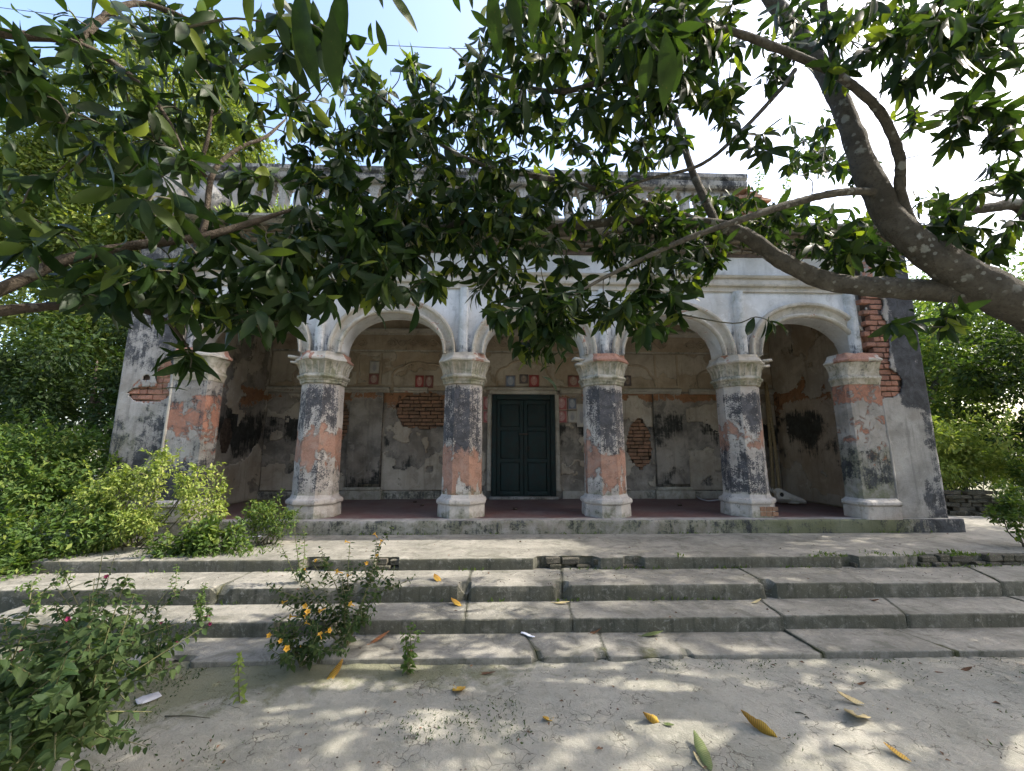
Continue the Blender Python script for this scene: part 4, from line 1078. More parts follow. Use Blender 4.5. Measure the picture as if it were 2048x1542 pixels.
# cusped blind arches in plaster relief
def cusped(cx_, hw, z0, zt):
    pts = []
    lob = [(-1, 0, .26), (-.80, .45, .30), (-.42, .78, .34), (0, 1.0, .34), (.42, .78, .34), (.80, .45, .30), (1, 0, .26)]
    H = zt - z0
    path = []
    for t in np.linspace(0, pi, 121):
        k = abs(sin(t * 3.5))
        r = 1 + .10 * k
        path.append((cx_ - hw * cos(t) * r * .95, YB - .022, z0 + .05 + H * .85 * sin(t) ** .8 * r))
    path = [(path[0][0], YB - .022, z0)] + path + [(path[-1][0], YB - .022, z0)]
    tube('cusped_arch', path, [.026] * len(path), M_BACK, BW, 6, .25, 9)
cusped(.50, .60, 2.95, 3.50); cusped(-1.70, .62, 2.95, 3.46); cusped(2.72, .62, 2.95, 3.46); cusped(4.85, .55, 2.95, 3.42); cusped(-3.85, .55, 2.95, 3.42)

# --- door
M_DOOR = simple('teal_door_paint', (0.010, 0.030, 0.030), (0.016, 0.022, 0.020), 0.6, 9, .4)
M_IRON = simple('rusty_iron', (0.06, 0.045, 0.035), (0.035, 0.03, 0.027), .7, 40, .4)
DC = .49
DOOR = box('door', DC - .64, DC + .64, YB - .018, YB + .02, ZF + .005, 2.765, M_DARK, BLD)
for (a, b, c_, d_) in ((DC - .665, DC - .565, ZF, 2.77), (DC + .565, DC + .665, ZF, 2.77)):
    box('door_frame', a, b, YB - .10, YB + .01, c_, d_, M_DOOR, DOOR, .006)
box('door_frame', DC - .56, DC + .56, YB - .098, YB + .008, 2.66, 2.768, M_DOOR, DOOR, .006)
box('threshold', DC - .70, DC + .70, YB - .20, YB, ZF + .002, ZF + .055, M_CORN, DOOR, .01, M=(.3, .1, .4))
for s in (-1, 1):
    x0, x1 = (DC - .56, DC - .006) if s < 0 else (DC + .006, DC + .56)
    lf = box('door_leaf', x0, x1, YB - .055, YB - .02, ZF + .06, 2.655, M_DOOR, DOOR)
    for (za, zb) in ((ZF + .16, ZF + .72), (ZF + .82, ZF + 1.38), (ZF + 1.48, ZF + 1.94)):
        box('door_panel', x0 + .09, x1 - .09, YB - .066, YB - .05, za, zb, M_DOOR, lf, .008)
    for zc in (ZF + .11, ZF + .77, ZF + 1.43, ZF + 1.99):
        box('door_rail', x0 + .002, x1 - .002, YB - .075, YB - .054, zc - .045, zc + .045, M_DOOR, lf, .005)
    box('door_stile', x0, x0 + .075, YB - .078, YB - .053, ZF + .062, 2.65, M_DOOR, lf, .004)
    box('door_stile', x1 - .075, x1, YB - .078, YB - .053, ZF + .062, 2.65, M_DOOR, lf, .004)
    tube('ring_handle', [(DC + s * .09 + .035 * cos(a), YB - .092, ZF + 1.02 + .035 * sin(a)) for a in np.linspace(0, 2 * pi, 14)], [.006] * 14, M_IRON, lf, 6)
box('hasp', DC - .10, DC + .10, YB - .10, YB - .08, ZF + 1.30, ZF + 1.335, M_IRON, DOOR, .004)
box('lintel_moulding', DC - .72, DC + .72, YB - .12, YB - .002, 2.772, 2.86, M_TRIM, DOOR, .012, M=(.12, .12, .3))
box('lintel_cap', DC - .78, DC + .78, YB - .16, YB - .004, 2.862, 2.915, M_TRIM, DOOR, .015, M=(.12, .15, .3))
for s in (-1, 1):
    box('jamb_moulding', DC + s * .715 - .045, DC + s * .715 + .045, YB - .07, YB - .003, ZF + .16, 2.77, M_TRIM, DOOR, .008, M=(.3, .2, .4))

# ------------------------------------------------------------------ leaves
ST_T = np.array([0.0, .10, .28, .50, .72, .88, 1.0])
ST_W = np.array([.06, .42, .88, 1.0, .80, .42, .02])
def leaf_arrays(P, D, Nn, L, W, bend, fold=.25, t=ST_T, wd=ST_W, wave=0.0):
    """many lance-shaped leaves at once: midrib fold, bend along the length"""
    n = len(P); k = len(t)
    D = nrm(D); S = nrm(np.cross(D, Nn)); Nn = np.cross(S, D)
    b = np.where(np.abs(bend) < 1e-3, 1e-3, bend)[:, None]
    al = L[:, None] * np.sin(b * t[None]) / b; dr = -L[:, None] * (1 - np.cos(b * t[None])) / b
    C = P[:, None] + D[:, None] * al[..., None] + Nn[:, None] * dr[..., None]
    # local normal along the bent leaf
    nl = Nn[:, None] * np.cos(b * t[None])[..., None] + D[:, None] * np.sin(b * t[None])[..., None]
    hw = W[:, None] * .5 * wd[None]
    wv = wave * L[:, None] * np.sin(t[None] * 14 + L[:, None] * 90)
    Lf = C - S[:, None] * hw[..., None] * cos(fold) + nl * (hw * sin(fold) + wv * hw / (W[:, None] * .5))[..., None]
    Rt = C + S[:, None] * hw[..., None] * cos(fold) + nl * (hw * sin(fold) - wv * hw / (W[:, None] * .5))[..., None]
    V = np.stack([Lf, C, Rt], 2).reshape(n, k * 3, 3)
    f = []
    for i in range(k - 1):
        a, c = i * 3, (i + 1) * 3
        f += [[a, a + 1, c + 1, c], [a + 1, a + 2, c + 2, c + 1]]
    F = (np.array(f)[None] + (np.arange(n) * k * 3)[:, None, None]).reshape(-1, 4)
    return V.reshape(-1, 3), F, k * 3
def diamond_arrays(P, D, Nn, L, W, fold=.3):
    """small leaf: two faces folded on the midrib"""
    n = len(P); D = nrm(D); S = nrm(np.cross(D, Nn)); Nn = np.cross(S, D)
    a = P; b = P + D * (L * .45)[:, None] - S * (W * .5)[:, None] + Nn * (W * .5 * fold)[:, None]
    c = P + D * L[:, None] - Nn * (L * .12)[:, None]; d = P + D * (L * .45)[:, None] + S * (W * .5)[:, None] + Nn * (W * .5 * fold)[:, None]
    V = np.stack([a, b, c, d], 1).reshape(-1, 3)
    F = (np.array([[0, 2, 1], [0, 3, 2]])[None] + (np.arange(n) * 4)[:, None, None]).reshape(-1, 3)
    return V, F, 4
def rnd_unit(n):
    return nrm(RNG.normal(size=(n, 3)))

def rosettes(P, A, nleaf=(8, 13), L=(.12, .20)):
    """whorls of mango leaves round twig tips P with axis A"""
    P_, D_, N_, L_, W_, B_ = [], [], [], [], [], []
    for p, a in zip(P, A):
        a = nrm(a); ref = np.array([0, 0, 1.]) if abs(a[2]) < .9 else np.array([1., 0, 0])
        u = nrm(np.cross(a, ref)); v = np.cross(a, u)
        n = RNG.integers(nleaf[0] - 3, nleaf[1] - 1); ph = RNG.uniform(0, 6.28); sc = RNG.uniform(.85, 1.15)
        i = np.arange(n)
        az = ph + i * 2.4 + RNG.normal(0, .25, n)
        al = np.clip(1.62 - i / n * 1.05 + RNG.normal(0, .22, n), .15, 2.2)
        d = a[None] * np.cos(al)[:, None] + (u[None] * np.cos(az)[:, None] + v[None] * np.sin(az)[:, None]) * np.sin(al)[:, None]
        d = nrm(d + np.array([0, 0, -1.0])[None] * RNG.uniform(.25, 1.25, n)[:, None])
        nn_ = nrm(a[None] - d * (d @ a)[:, None] + np.array([0, 0, .55]) + RNG.normal(0, .25, (n, 3)))
        ln = RNG.uniform(*L, n) * sc * (1.05 - .35 * (i / n) * RNG.uniform(0, 1, n))
        P_.append(p - a * (.05 * (1 - i / n))[:, None]); D_.append(d); N_.append(nn_); L_.append(ln); W_.append(ln * RNG.uniform(.25, .36, n)); B_.append(RNG.uniform(-.2, 1.35, n))
        m_ = RNG.integers(1, 4); d = nrm(rnd_unit(m_) * .9 + a * .5 + np.array([0, 0, -.45])); ln = RNG.uniform(L[0] * .6, L[1] * 1.05, m_)
        P_.append(p - a * RNG.uniform(.07, .24, m_)[:, None] + RNG.normal(0, .01, (m_, 3))); D_.append(d); N_.append(nrm(np.array([0, 0, .8]) + RNG.normal(0, .5, (m_, 3)))); L_.append(ln); W_.append(ln * RNG.uniform(.26, .42, m_)); B_.append(RNG.uniform(-.3, 1.5, m_))
    return [np.concatenate(q) for q in (P_, D_, N_, L_, W_, B_)]

LEAF_PROTO = []
def leaf_proto(mat, n=6, yellow=False):
    out = []
    for k in range(n):
        V, F, _ = leaf_arrays(np.zeros((1, 3)), np.array([[0, 1., 0]]), np.array([[0, 0, 1.]]), np.array([1.0]), np.array([RNG.uniform(.26, .33)]), np.array([RNG.uniform(.15, .95)]), .22, np.linspace(0, 1, 11), np.array([.05, .36, .66, .87, .98, 1., .94, .80, .58, .30, .01]), .008)
        tone = RNG.uniform(0, 1)
        out.append(mk('leaf', V, F, mat, mesh_only=True, M=np.tile((tone, .15 if k == 0 else 0.0, 0), (len(V), 1)), smooth=True))
    return out
def leaf_matrix(p, d, nn_, L):
    d = Vector(d).normalized(); s = d.cross(Vector(nn_)).normalized(); z = s.cross(d)
    m = Matrix(((s.x, d.x, z.x, p[0]), (s.y, d.y, z.y, p[1]), (s.z, d.z, z.z, p[2]), (0, 0, 0, 1)))
    return m @ Matrix.Diagonal((L, L, L, 1))

def grow_twigs(skel_P, skel_R, tips, maxr=.02):
    """every leaf whorl is tied to the nearest point of limb or twig already grown; returns tube pieces and tip axes"""
    nodes = list(skel_P); NP = np.array(skel_P)
    d0 = np.min(np.linalg.norm(tips[:, None] - NP[None], axis=2), axis=1)
    order = np.argsort(d0); bt = Batch(); axes = np.zeros_like(tips)
    for i in order:
        t = tips[i]; d = np.linalg.norm(NP - t, axis=1) + .12 * (NP[:, 2] > t[2] + .25)
        j = int(np.argmin(d)); a = NP[j]; L = np.linalg.norm(t - a)
        mid = (a + t) / 2 + RNG.normal(0, .07, 3) * min(L, 1) + np.array([0, 0, .05 * L])
        q3 = a * .18 + t * .82 + RNG.normal(0, .03, 3) * min(L, 1)
        pts = np.array([a, mid, q3, t])
        r0 = min(maxr, .0035 + .006 * L)
        V, F, Pp, Rr = tube_arrays(pts, [r0, r0 * .75, .0042, .0032], 5)
        bt.add(V, F); axes[i] = nrm(t - q3 + np.array([0, 0, -.12]) * L + RNG.normal(0, .05, 3))
        NP = np.vstack([NP, Pp[3:-1:3]])
    return bt, axes

def mango(name, label, limbs, tips, near, nleaf, loc, bark, extra=None, group=None):
    root = tag(empty(name, loc), label, 'tree', group)
    inv = Matrix.Translation(-Vector(loc))
    sp, sr = [], []
    for li, (kind, pts, rad) in enumerate(limbs):
        P = [np.array(p) - np.array(loc) for p in pts]
        V, F, Pp, Rr = tube_arrays(P, rad, 18 if max(rad) > .05 else 9, .24, 900 + li, .035)
        n = len(Pp); sg = 18 if max(rad) > .05 else 9
        F = [tuple(f) for f in F] + [tuple(range(sg))[::-1], tuple((n - 1) * sg + k for k in range(sg))]
        mk(kind, V, F, bark, root, smooth=True)
        if kind != 'trunk' or True:
            sp.append(Pp[:: 2]); sr.append(Rr[:: 2])
    SP = np.vstack(sp); SR = np.concatenate(sr)
    T = np.asarray(tips) - np.array(loc)
    bt, ax = grow_twigs(SP[SR < .13], SR, T)
    bt.build('twigs', M_TWIG, root, True)['kind'] = 'stuff'
    P, D, Nn, L, W, B = rosettes(T, ax, nleaf)
    # extra whorls further back down the twigs would hide the sky: none
    px, py, dep = project(P + np.array(loc)); size = FPX * L / np.maximum(dep, .1)
    vis = (px > -40) & (px < 2090) & (py > -60) & (py < 1500) & (dep > .2)
    order = np.argsort(-(size * vis)); big = set(order[:300 - len(near)].tolist())
    rest = np.array([i for i in range(len(P)) if i not in big])
    V, F, k = leaf_arrays(P[rest], D[rest], Nn[rest], L[rest], W[rest], B[rest], .25, wave=.010)
    tone = RNG.uniform(0, 1, len(rest)); yg = (RNG.uniform(0, 1, len(rest)) < .13) * RNG.uniform(.3, 1, len(rest))
    mk('foliage', V, F, M_MANGO, root, M=np.repeat(np.stack([tone, yg, yg * 0], -1), k, 0), smooth=True)['kind'] = 'stuff'
    pro = leaf_proto(M_MANGO)
    for i in big: inst('leaf', pro[RNG.integers(6)], root, leaf_matrix(P[i], D[i], Nn[i], L[i]))
    for (p, d, nn_, l_) in near: inst('leaf', pro[RNG.integers(6)], root, leaf_matrix(np.array(p) - np.array(loc), d, nn_, l_))
    return root

def cloud(cx, cy, rx, ry, y0, y1, n):
    out = []
    for k in range(n):
        while True:
            a, b = RNG.uniform(-1, 1, 2)
            if a * a + b * b < 1: break
        out.append(at(cx + a * rx, cy + b * ry, RNG.uniform(y0, y1)))
    return out

# --- the big mango tree: trunk stands right of the frame, leans in over the steps
TR_BASE = (4.75, 2.75, 0.0)
tr = [np.array([4.75, 2.75, -.1]), np.array([4.62, 2.78, .7]), at(2330, 800, 2.82), at(2140, 660, 2.86), at(2000, 590, 2.9), at(1880, 520, 2.95), at(1795, 450, 3.0), at(1735, 350, 3.05), at(1695, 240, 3.1), at(1640, 130, 3.15), at(1560, 20, 3.15), at(1480, -80, 3.1)]
limbsR = [('trunk', tr, [.26, .22, .18, .16, .145, .125, .106, .092, .082, .074, .066, .056]),
    ('limb', [at(1960, 590, 2.95), at(1880, 582, 3.05), at(1760, 575, 3.15), at(1650, 560, 3.25), at(1560, 520, 3.3), at(1490, 470, 3.35), at(1420, 448, 3.4), at(1330, 446, 3.45), at(1250, 440, 3.45), at(1160, 452, 3.45), at(1080, 450, 3.4), at(1000, 430, 3.3), at(900, 440, 3.1)], [.09, .088, .084, .078, .07, .062, .055, .048, .042, .034, .026, .019, .012]),
    ('limb', [at(1800, 425, 3.0), at(1760, 388, 3.0), at(1680, 385, 2.95), at(1580, 408, 2.9), at(1480, 440, 2.85), at(1380, 475, 2.85), at(1280, 520, 2.85), at(1200, 560, 2.8), at(1130, 600, 2.75)], [.036, .034, .032, .029, .026, .022, .018, .013, .007]),
    ('limb', [at(1830, 470, 3.0), at(1802, 390, 2.95), at(1798, 310, 2.85), at(1760, 225, 2.75), at(1690, 160, 2.65), at(1600, 115, 2.55), at(1500, 75, 2.45), at(1430, 55, 2.4), at(1350, 50, 2.35), at(1240, 45, 2.3), at(1100, -20, 2.1), at(900, -90, 1.9)], [.045, .04, .037, .034, .031, .029, .027, .025, .022, .018, .014, .010]),
    ('limb', [at(1425, 50, 2.42), at(1375, 65, 2.5), at(1325, 110, 2.6), at(1270, 145, 2.7), at(1200, 165, 2.75), at(1130, 182, 2.8), at(1070, 178, 2.85), at(1000, 155, 2.9), at(940, 130, 2.95)], [.03, .028, .026, .024, .022, .02, .018, .012, .006]),
    ('limb', [at(1440, 465, 3.42), at(1410, 400, 3.5), at(1380, 330, 3.55), at(1360, 260, 3.55), at(1335, 190, 3.5), at(1300, 100, 3.4), at(1290, 10, 3.3)], [.042, .038, .034, .03, .026, .02, .014]),
    ('limb', [at(1680, 170, 3.12), at(1662, 90, 3.0), at(1648, 20, 2.9), at(1650, -90, 2.7)], [.036, .033, .03, .026]),
    ('limb', [at(1232, 388, 3.5), at(1140, 366, 3.45), at(1050, 348, 3.4), at(985, 338, 3.35), at(900, 300, 3.3), at(830, 250, 3.2), at(770, 200, 3.1), at(720, 170, 3.0)], [.03, .028, .026, .023, .018, .014, .010, .006]),
    ('limb', [at(1420, 450, 3.42), at(1330, 420, 3.5), at(1232, 388, 3.5)], [.04, .034, .03]),
    ('limb', [at(1000, 430, 3.3), at(860, 460, 3.0), at(760, 500, 2.8), at(660, 520, 2.65), at(580, 510, 2.5)], [.022, .018, .015, .012, .006]),
    ('limb', [at(1590, 140, 3.1), at(1560, 180, 3.1), at(1480, 265, 3.1), at(1400, 330, 3.1), at(1290, 360, 3.1), at(1200, 400, 3.15)], [.022, .02, .018, .015, .012, .008]),
    ('limb', [at(2140, 660, 2.86), at(2100, 560, 3.1), at(2048, 420, 3.3), at(1980, 415, 3.3), at(1900, 430, 3.3)], [.08, .065, .055, .045, .025]),
    ('limb', [at(2140, 640, 2.86), np.array([4.5, 2.5, 3.0]), np.array([4.4, 2.0, 4.0]), np.array([4.2, 1.2, 5.0]), np.array([3.6, .4, 5.6])], [.12, .11, .10, .08, .04]),
    ('limb', [np.array([4.7, 2.75, 1.6]), np.array([5.6, 2.6, 2.8]), np.array([6.6, 2.4, 4.0]), np.array([7.6, 2.2, 4.9]), np.array([8.6, 2.1, 5.4])], [.15, .13, .11, .08, .04]),
    ('limb', [np.array([6.0, 2.5, 3.3]), np.array([6.3, 3.5, 4.4]), np.array([6.7, 4.2, 5.2])], [.07, .06, .03]),
    ('limb', [np.array([6.0, 2.5, 3.3]), np.array([6.4, 1.4, 4.4]), np.array([6.9, .4, 5.2])], [.07, .06, .03]),
    ('limb', [at(1480, -80, 3.1), np.array([1.2, 2.6, 5.2]), np.array([.4, 2.0, 5.6])], [.08, .06, .03]),
]
cl = [(1090, 260, 90, 60, 3.0, 3.8, 8), (1400, 60, 80, 60, 2.0, 2.8, 8), (1560, 110, 70, 60, 2.6, 3.2, 5), (1330, 420, 120, 40, 3.2, 3.8, 12), (1540, 440, 90, 30, 3.4, 4.0, 10), (1850, 90, 120, 60, 2.2, 3.0, 12), (1880, 400, 70, 40, 3.2, 3.8, 6), (1700, 500, 100, 20, 3.0, 3.6, 8), (1180, 60, 210, 75, 1.9, 3.0, 38), (1230, 170, 120, 60, 2.2, 3.2, 14), (1330, 60, 90, 60, 1.8, 2.6, 12), (1900, 60, 140, 60, 2.0, 2.8, 14), (1010, 110, 90, 60, 2.2, 3.2, 10), (780, 215, 120, 100, 2.6, 3.5, 30), (930, 290, 150, 80, 2.8, 3.8, 34), (1010, 215, 90, 70, 2.8, 3.6, 16),
      (700, 330, 120, 80, 2.6, 3.4, 26), (880, 410, 220, 60, 2.6, 3.6, 44), (1150, 400, 120, 60, 3.0, 3.9, 20), (1250, 330, 70, 70, 3.0, 3.8, 10), (1220, 220, 60, 60, 2.6, 3.2, 7), (1320, 260, 50, 80, 2.8, 3.4, 8),
      (640, 520, 150, 85, 2.2, 3.0, 36), (800, 555, 85, 45, 2.3, 3.0, 11), (760, 470, 150, 50, 2.4, 3.2, 24), (960, 540, 70, 50, 2.5, 3.2, 9), (1010, 470, 110, 50, 2.6, 3.4, 18), (1065, 615, 100, 55, 2.6, 3.1, 18), (1185, 630, 100, 45, 2.7, 3.2, 15),
      (1330, 620, 75, 60, 2.8, 3.3, 11), (1250, 550, 150, 70, 2.9, 3.7, 24), (1062, 690, 28, 24, 2.9, 3.1, 4), (1395, 520, 60, 35, 3.1, 3.5, 6), (1370, 560, 40, 40, 3, 3.3, 4),
      (1400, 130, 90, 80, 2.3, 3.2, 14), (1425, 215, 45, 40, 2.5, 2.8, 4), (1505, 285, 45, 25, 2.7, 2.9, 3), (1460, 250, 40, 30, 2.6, 2.9, 2), (1620, 285, 75, 75, 3.6, 4.5, 16), (1700, 340, 60, 40, 3.8, 4.5, 7), (1780, 55, 130, 60, 2.2, 3.2, 24), (1620, 40, 60, 45, 2.4, 3.1, 8), (1700, 120, 60, 40, 2.4, 2.9, 5),
      (1950, 35, 110, 40, 2.0, 2.8, 16), (1990, 120, 80, 40, 2.2, 2.8, 8), (1800, 175, 35, 25, 2.5, 2.8, 3), (1835, 235, 40, 25, 2.9, 3.2, 3), (1980, 225, 75, 45, 2.4, 2.9, 10), (1960, 290, 60, 25, 2.5, 2.9, 3), (2000, 355, 55, 40, 2.6, 3.0, 5),
      (1930, 465, 120, 45, 2.8, 3.4, 18), (1750, 470, 90, 45, 3.3, 3.9, 10), (1620, 455, 120, 45, 3.5, 4.3, 20), (1460, 405, 70, 35, 3.5, 4.0, 8), (1885, 640, 30, 20, 2.6, 2.9, 3), (1790, 640, 40, 15, 2.5, 2.8, 2), (1540, 640, 25, 25, 2.6, 2.8, 1), (1720, 520, 90, 25, 3.2, 3.8, 7), (1300, 460, 110, 40, 3.2, 3.8, 12), (1440, 470, 60, 30, 3.2, 3.6, 5)]
tips = sum([cloud(*c[:6], int(c[6] * (1.5 if c[0] < 1420 and c[1] < 520 else 1.2))) for c in cl], [])
# the crown beyond the picture: overhead and to the right, filled out to cast the dappled shade
cr = []
for (c, r, n) in (((3.6, 1.2, 5.2), (3.6, 2.2, 1.3), 300), ((6.8, 2.4, 4.6), (2.8, 2.6, 1.7), 430), ((8.0, 4.4, 4.7), (2.0, 1.7, 1.9), 260), ((.6, .6, 4.6), (2.6, 1.5, .9), 110)):
    q = rnd_unit(n) * (RNG.uniform(.25, 1, n) ** .45)[:, None] * np.array(r) + np.array(c); cr.append(q)
cr = np.vstack(cr); ax_, ay_, ad_ = project(cr)
cr = cr[~((ax_ > -120) & (ax_ < 2170) & (ay_ > -120) & (ay_ < 1600) & (ad_ > 0))]
nearR = []
def nl(bx, by, tx_, ty_, Y, wob=.1, face=None):
    a = at(bx, by, Y); b = at(tx_, ty_, Y + wob); d = b - a
    f = np.array([random.uniform(-.35, .35), -1, random.uniform(-.1, .3)]) if face is None else np.array(face)
    nearR.append((a, d, f, float(np.linalg.norm(d))))
for q in ((600, -30, 598, 175, 1.25), (618, -20, 585, 140, 1.3), (665, 20, 662, 185, 1.15), (690, -30, 655, 130, 1.35), (505, -60, 488, 62, 1.2), (552, -60, 560, 40, 1.3), (742, 45, 735, 98, 1.7), (770, -25, 842, 58, 1.4), (752, 40, 776, 118, 1.6), (905, -50, 910, 35, 1.4), (985, -30, 986, 112, 1.35), (1010, -30, 1052, 80, 1.4), (1075, -30, 1062, 82, 1.4), (1040, -20, 1030, 60, 1.6), (1046, 185, 1068, 275, 1.9), (1030, 140, 1018, 202, 1.8), (930, -40, 950, 20, 1.5), (1160, 40, 1150, 130, 1.6), (1190, 60, 1210, 150, 1.6), (230, -60, 150, 40, 1.0), (40, 40, 45, 140, 1.0), (215, -10, 255, 62, 1.1), (1330, 60, 1345, 210, 1.7), (1300, 90, 1280, 200, 1.7), (1360, 100, 1350, 190, 1.8), (1740, -20, 1760, 60, 1.7), (1900, 20, 1968, 40, 1.6), (1760, 140, 1780, 205, 2.3), (720, -60, 790, 10, 1.2), (455, 70, 548, 110, 1.6)):
    nl(*q)
tipsR = np.array(tips); tipsR = np.vstack([tipsR, cr])
mango('mango_tree', 'large leaning mango tree with lichen-spotted trunk entering from the right', limbsR, tipsR, nearR, (8, 14), TR_BASE, M_BARK)

# --- a second mango, rooted left of the frame: its boughs cross the left half
TL_BASE = (-3.6, 1.3, 0.0)
limbsL = [('trunk', [np.array([-3.6, 1.3, -.1]), np.array([-3.55, 1.3, 1.0]), np.array([-3.4, 1.4, 2.1]), np.array([-3.3, 1.5, 3.3]), np.array([-3.1, 1.5, 4.4])], [.22, .18, .16, .13, .09]),
    ('limb', [np.array([-3.45, 1.38, 1.8]), at(-180, 640, 1.75), at(0, 578, 1.85), at(130, 520, 1.95), at(260, 492, 2.05), at(400, 474, 2.15), at(500, 446, 2.25), at(580, 420, 2.35)], [.05, .036, .028, .026, .024, .022, .018, .010]),
    ('limb', [at(400, 474, 2.15), at(412, 440, 2.15), at(418, 380, 2.15), at(425, 350, 2.18), at(445, 320, 2.2), at(490, 290, 2.25), at(530, 275, 2.3), at(570, 240, 2.4)], [.018, .016, .015, .014, .012, .011, .010, .006]),
    ('limb', [at(412, 355, 2.15), at(400, 335, 2.12), at(415, 280, 2.1), at(425, 220, 2.1)], [.014, .012, .010, .006]),
    ('limb', [at(-180, 640, 1.75), at(0, 622, 1.9), at(120, 612, 2.05), at(240, 612, 2.2), at(330, 640, 2.25), at(380, 700, 2.25)], [.035, .026, .022, .018, .012, .006]),
    ('limb', [np.array([-3.3, 1.45, 2.9]), at(-150, 60, 1.8), at(30, 70, 1.9), at(150, 85, 2.0), at(260, 150, 2.1), at(330, 230, 2.2), at(380, 330, 2.3)], [.05, .03, .024, .02, .015, .010, .006]),
    ('limb', [at(150, 85, 2.0), at(230, 20, 2.1), at(300, 10, 2.2), at(420, 60, 2.3), at(520, 120, 2.4)], [.02, .018, .016, .012, .008]),
    ('limb', [np.array([-3.2, 1.5, 3.6]), np.array([-2.2, 1.3, 4.2]), np.array([-1.2, 1.2, 4.6])], [.07, .05, .02]),
]
cll = [(560, 50, 100, 60, 1.4, 1.9, 6), (690, 60, 60, 50, 1.5, 2.0, 3), (330, 600, 120, 70, 1.9, 2.5, 18), (385, 715, 35, 22, 2.1, 2.3, 3), (500, 600, 110, 60, 2.0, 2.7, 20), (560, 455, 140, 60, 2.2, 2.9, 22), (200, 570, 190, 50, 1.8, 2.3, 16), (300, 400, 110, 55, 1.6, 2.1, 9), (230, 250, 170, 120, 1.8, 2.8, 24),
       (90, 130, 110, 120, 1.5, 2.4, 20), (290, 70, 190, 70, 1.7, 2.8, 30), (450, 120, 110, 60, 2.0, 2.8, 12), (560, 235, 80, 35, 2.3, 2.8, 8), (640, 170, 90, 60, 2.4, 3.0, 10), (450, 200, 50, 50, 2.1, 2.5, 5), (500, 330, 60, 30, 2.2, 2.5, 4), (380, 300, 50, 50, 2.0, 2.3, 4), (60, 420, 70, 80, 1.7, 2.2, 6), (450, 540, 120, 40, 2.1, 2.6, 10)]
tl = np.array(sum([cloud(*c[:6], int(c[6] * (.95 if c[1] < 420 else 1.1))) for c in cll], []))
q = rnd_unit(90) * (RNG.uniform(.3, 1, 90) ** .5)[:, None] * np.array([1.6, 1.4, 1.0]) + np.array([-2.8, 1.0, 4.6]); a_, b_, d_ = project(q)
q = q[~((a_ > -100) & (a_ < 2150) & (b_ > -100) & (b_ < 1600) & (d_ > 0))]
mango('mango_tree', 'mango boughs with pale brown bark reaching in from the left edge', limbsL, np.vstack([tl, q]), [], (7, 12), TL_BASE, M_BARKL)

# ------------------------------------------------------------------ background trees
def leaf_cloud(clumps, n, Ls, mat, name, parent, up=.6, spread=.34, young=.12, out=None):
    """clumps: (centre, radius) list; small folded leaves scattered over each clump's shell"""
    C = np.array([c for c, r in clumps]); R = np.array([r for c, r in clumps], float).reshape(len(clumps), -1)
    if R.shape[1] == 1: R = np.repeat(R, 3, 1)
    wt = (R.prod(1)) ** (2 / 3); idx = RNG.choice(len(C), n, p=wt / wt.sum())
    u = rnd_unit(n); rr = RNG.uniform(.25, 1.0, n) ** .5
    P = C[idx] + u * rr[:, None] * R[idx]
    D = nrm(u * .7 + rnd_unit(n) * .7 + np.array([0, 0, -.25]))
    Nn = nrm(u * .5 + np.array([0, 0, up]) + rnd_unit(n) * .55)
    L = RNG.uniform(*Ls, n); V, F, k = diamond_arrays(P, D, Nn, L, L * RNG.uniform(.38, .55, n))
    tone = np.clip(RNG.uniform(0, 1, n) * .6 + .4 * (RNG.uniform(0, 1, len(C)))[idx], 0, .99)
    yg = (RNG.uniform(0, 1, n) < young) * RNG.uniform(.3, 1, n)
    o = mk(name, V, F, mat, parent, M=np.repeat(np.stack([tone, yg, yg * 0], -1), k, 0)); o['kind'] = 'stuff'
    return o
def crown_clumps(c, r, n, cr_, hollow=.35):
    u = rnd_unit(n); rr = RNG.uniform(hollow, 1, n) ** .6
    P = np.array(c) + u * rr[:, None] * np.array(r)
    return [(p, RNG.uniform(*cr_)) for p in P]
def far_tree(label, base, crowns, nleaf, Ls, mat, trunk_r=.2, clump=(.35, .8), group=None, young=.12, lean=(0, 0), bark=None):
    root = tag(empty('tree', base), label, 'tree', group); b = np.array(base)
    top = np.mean([c for c, r, n in crowns], 0) - b
    tube('trunk', [np.array([0, 0, -.2]), np.array([lean[0] * .4, lean[1] * .4, top[2] * .35]), np.array([top[0] * .6, top[1] * .6, top[2] * .7]), top], [trunk_r, trunk_r * .8, trunk_r * .6, trunk_r * .3], bark or M_BARK, root, 10, .2, int(abs(base[0]) * 10), .3)
    allc = []
    for c, r, n in crowns:
        cc = np.array(c) - b
        tube('limb', [top * .55, (top * .55 + cc) / 2 + np.array([0, 0, -.2]), cc], [trunk_r * .5, trunk_r * .35, trunk_r * .1], bark or M_BARK, root, 7, .2, 3, .3)
        allc += crown_clumps(cc, r, n, clump)
    leaf_cloud(allc, nleaf, Ls, mat, 'crown', root, young=young)
    return root
far_tree('tall sunlit tree with small yellow-green leaves behind the left corner', (-11.0, 12.0, 0.3), [((-10.2, 11.6, 6.2), (3.0, 1.8, 2.8), 60), ((-12.5, 12.5, 9.5), (3.5, 2.0, 3.0), 60), ((-8.4, 12.6, 7.6), (1.9, 1.5, 2.6), 40), ((-14.5, 12, 6.0), (2.5, 2, 3.2), 40), ((-11.0, 12.0, 11.8), (3.4, 2.0, 2.6), 50), ((-8.6, 13.0, 4.9), (2.0, 1.4, 1.8), 30)], 125000, (.12, .22), M_FAR, .28, (.4, .95), 'trees left of the building')
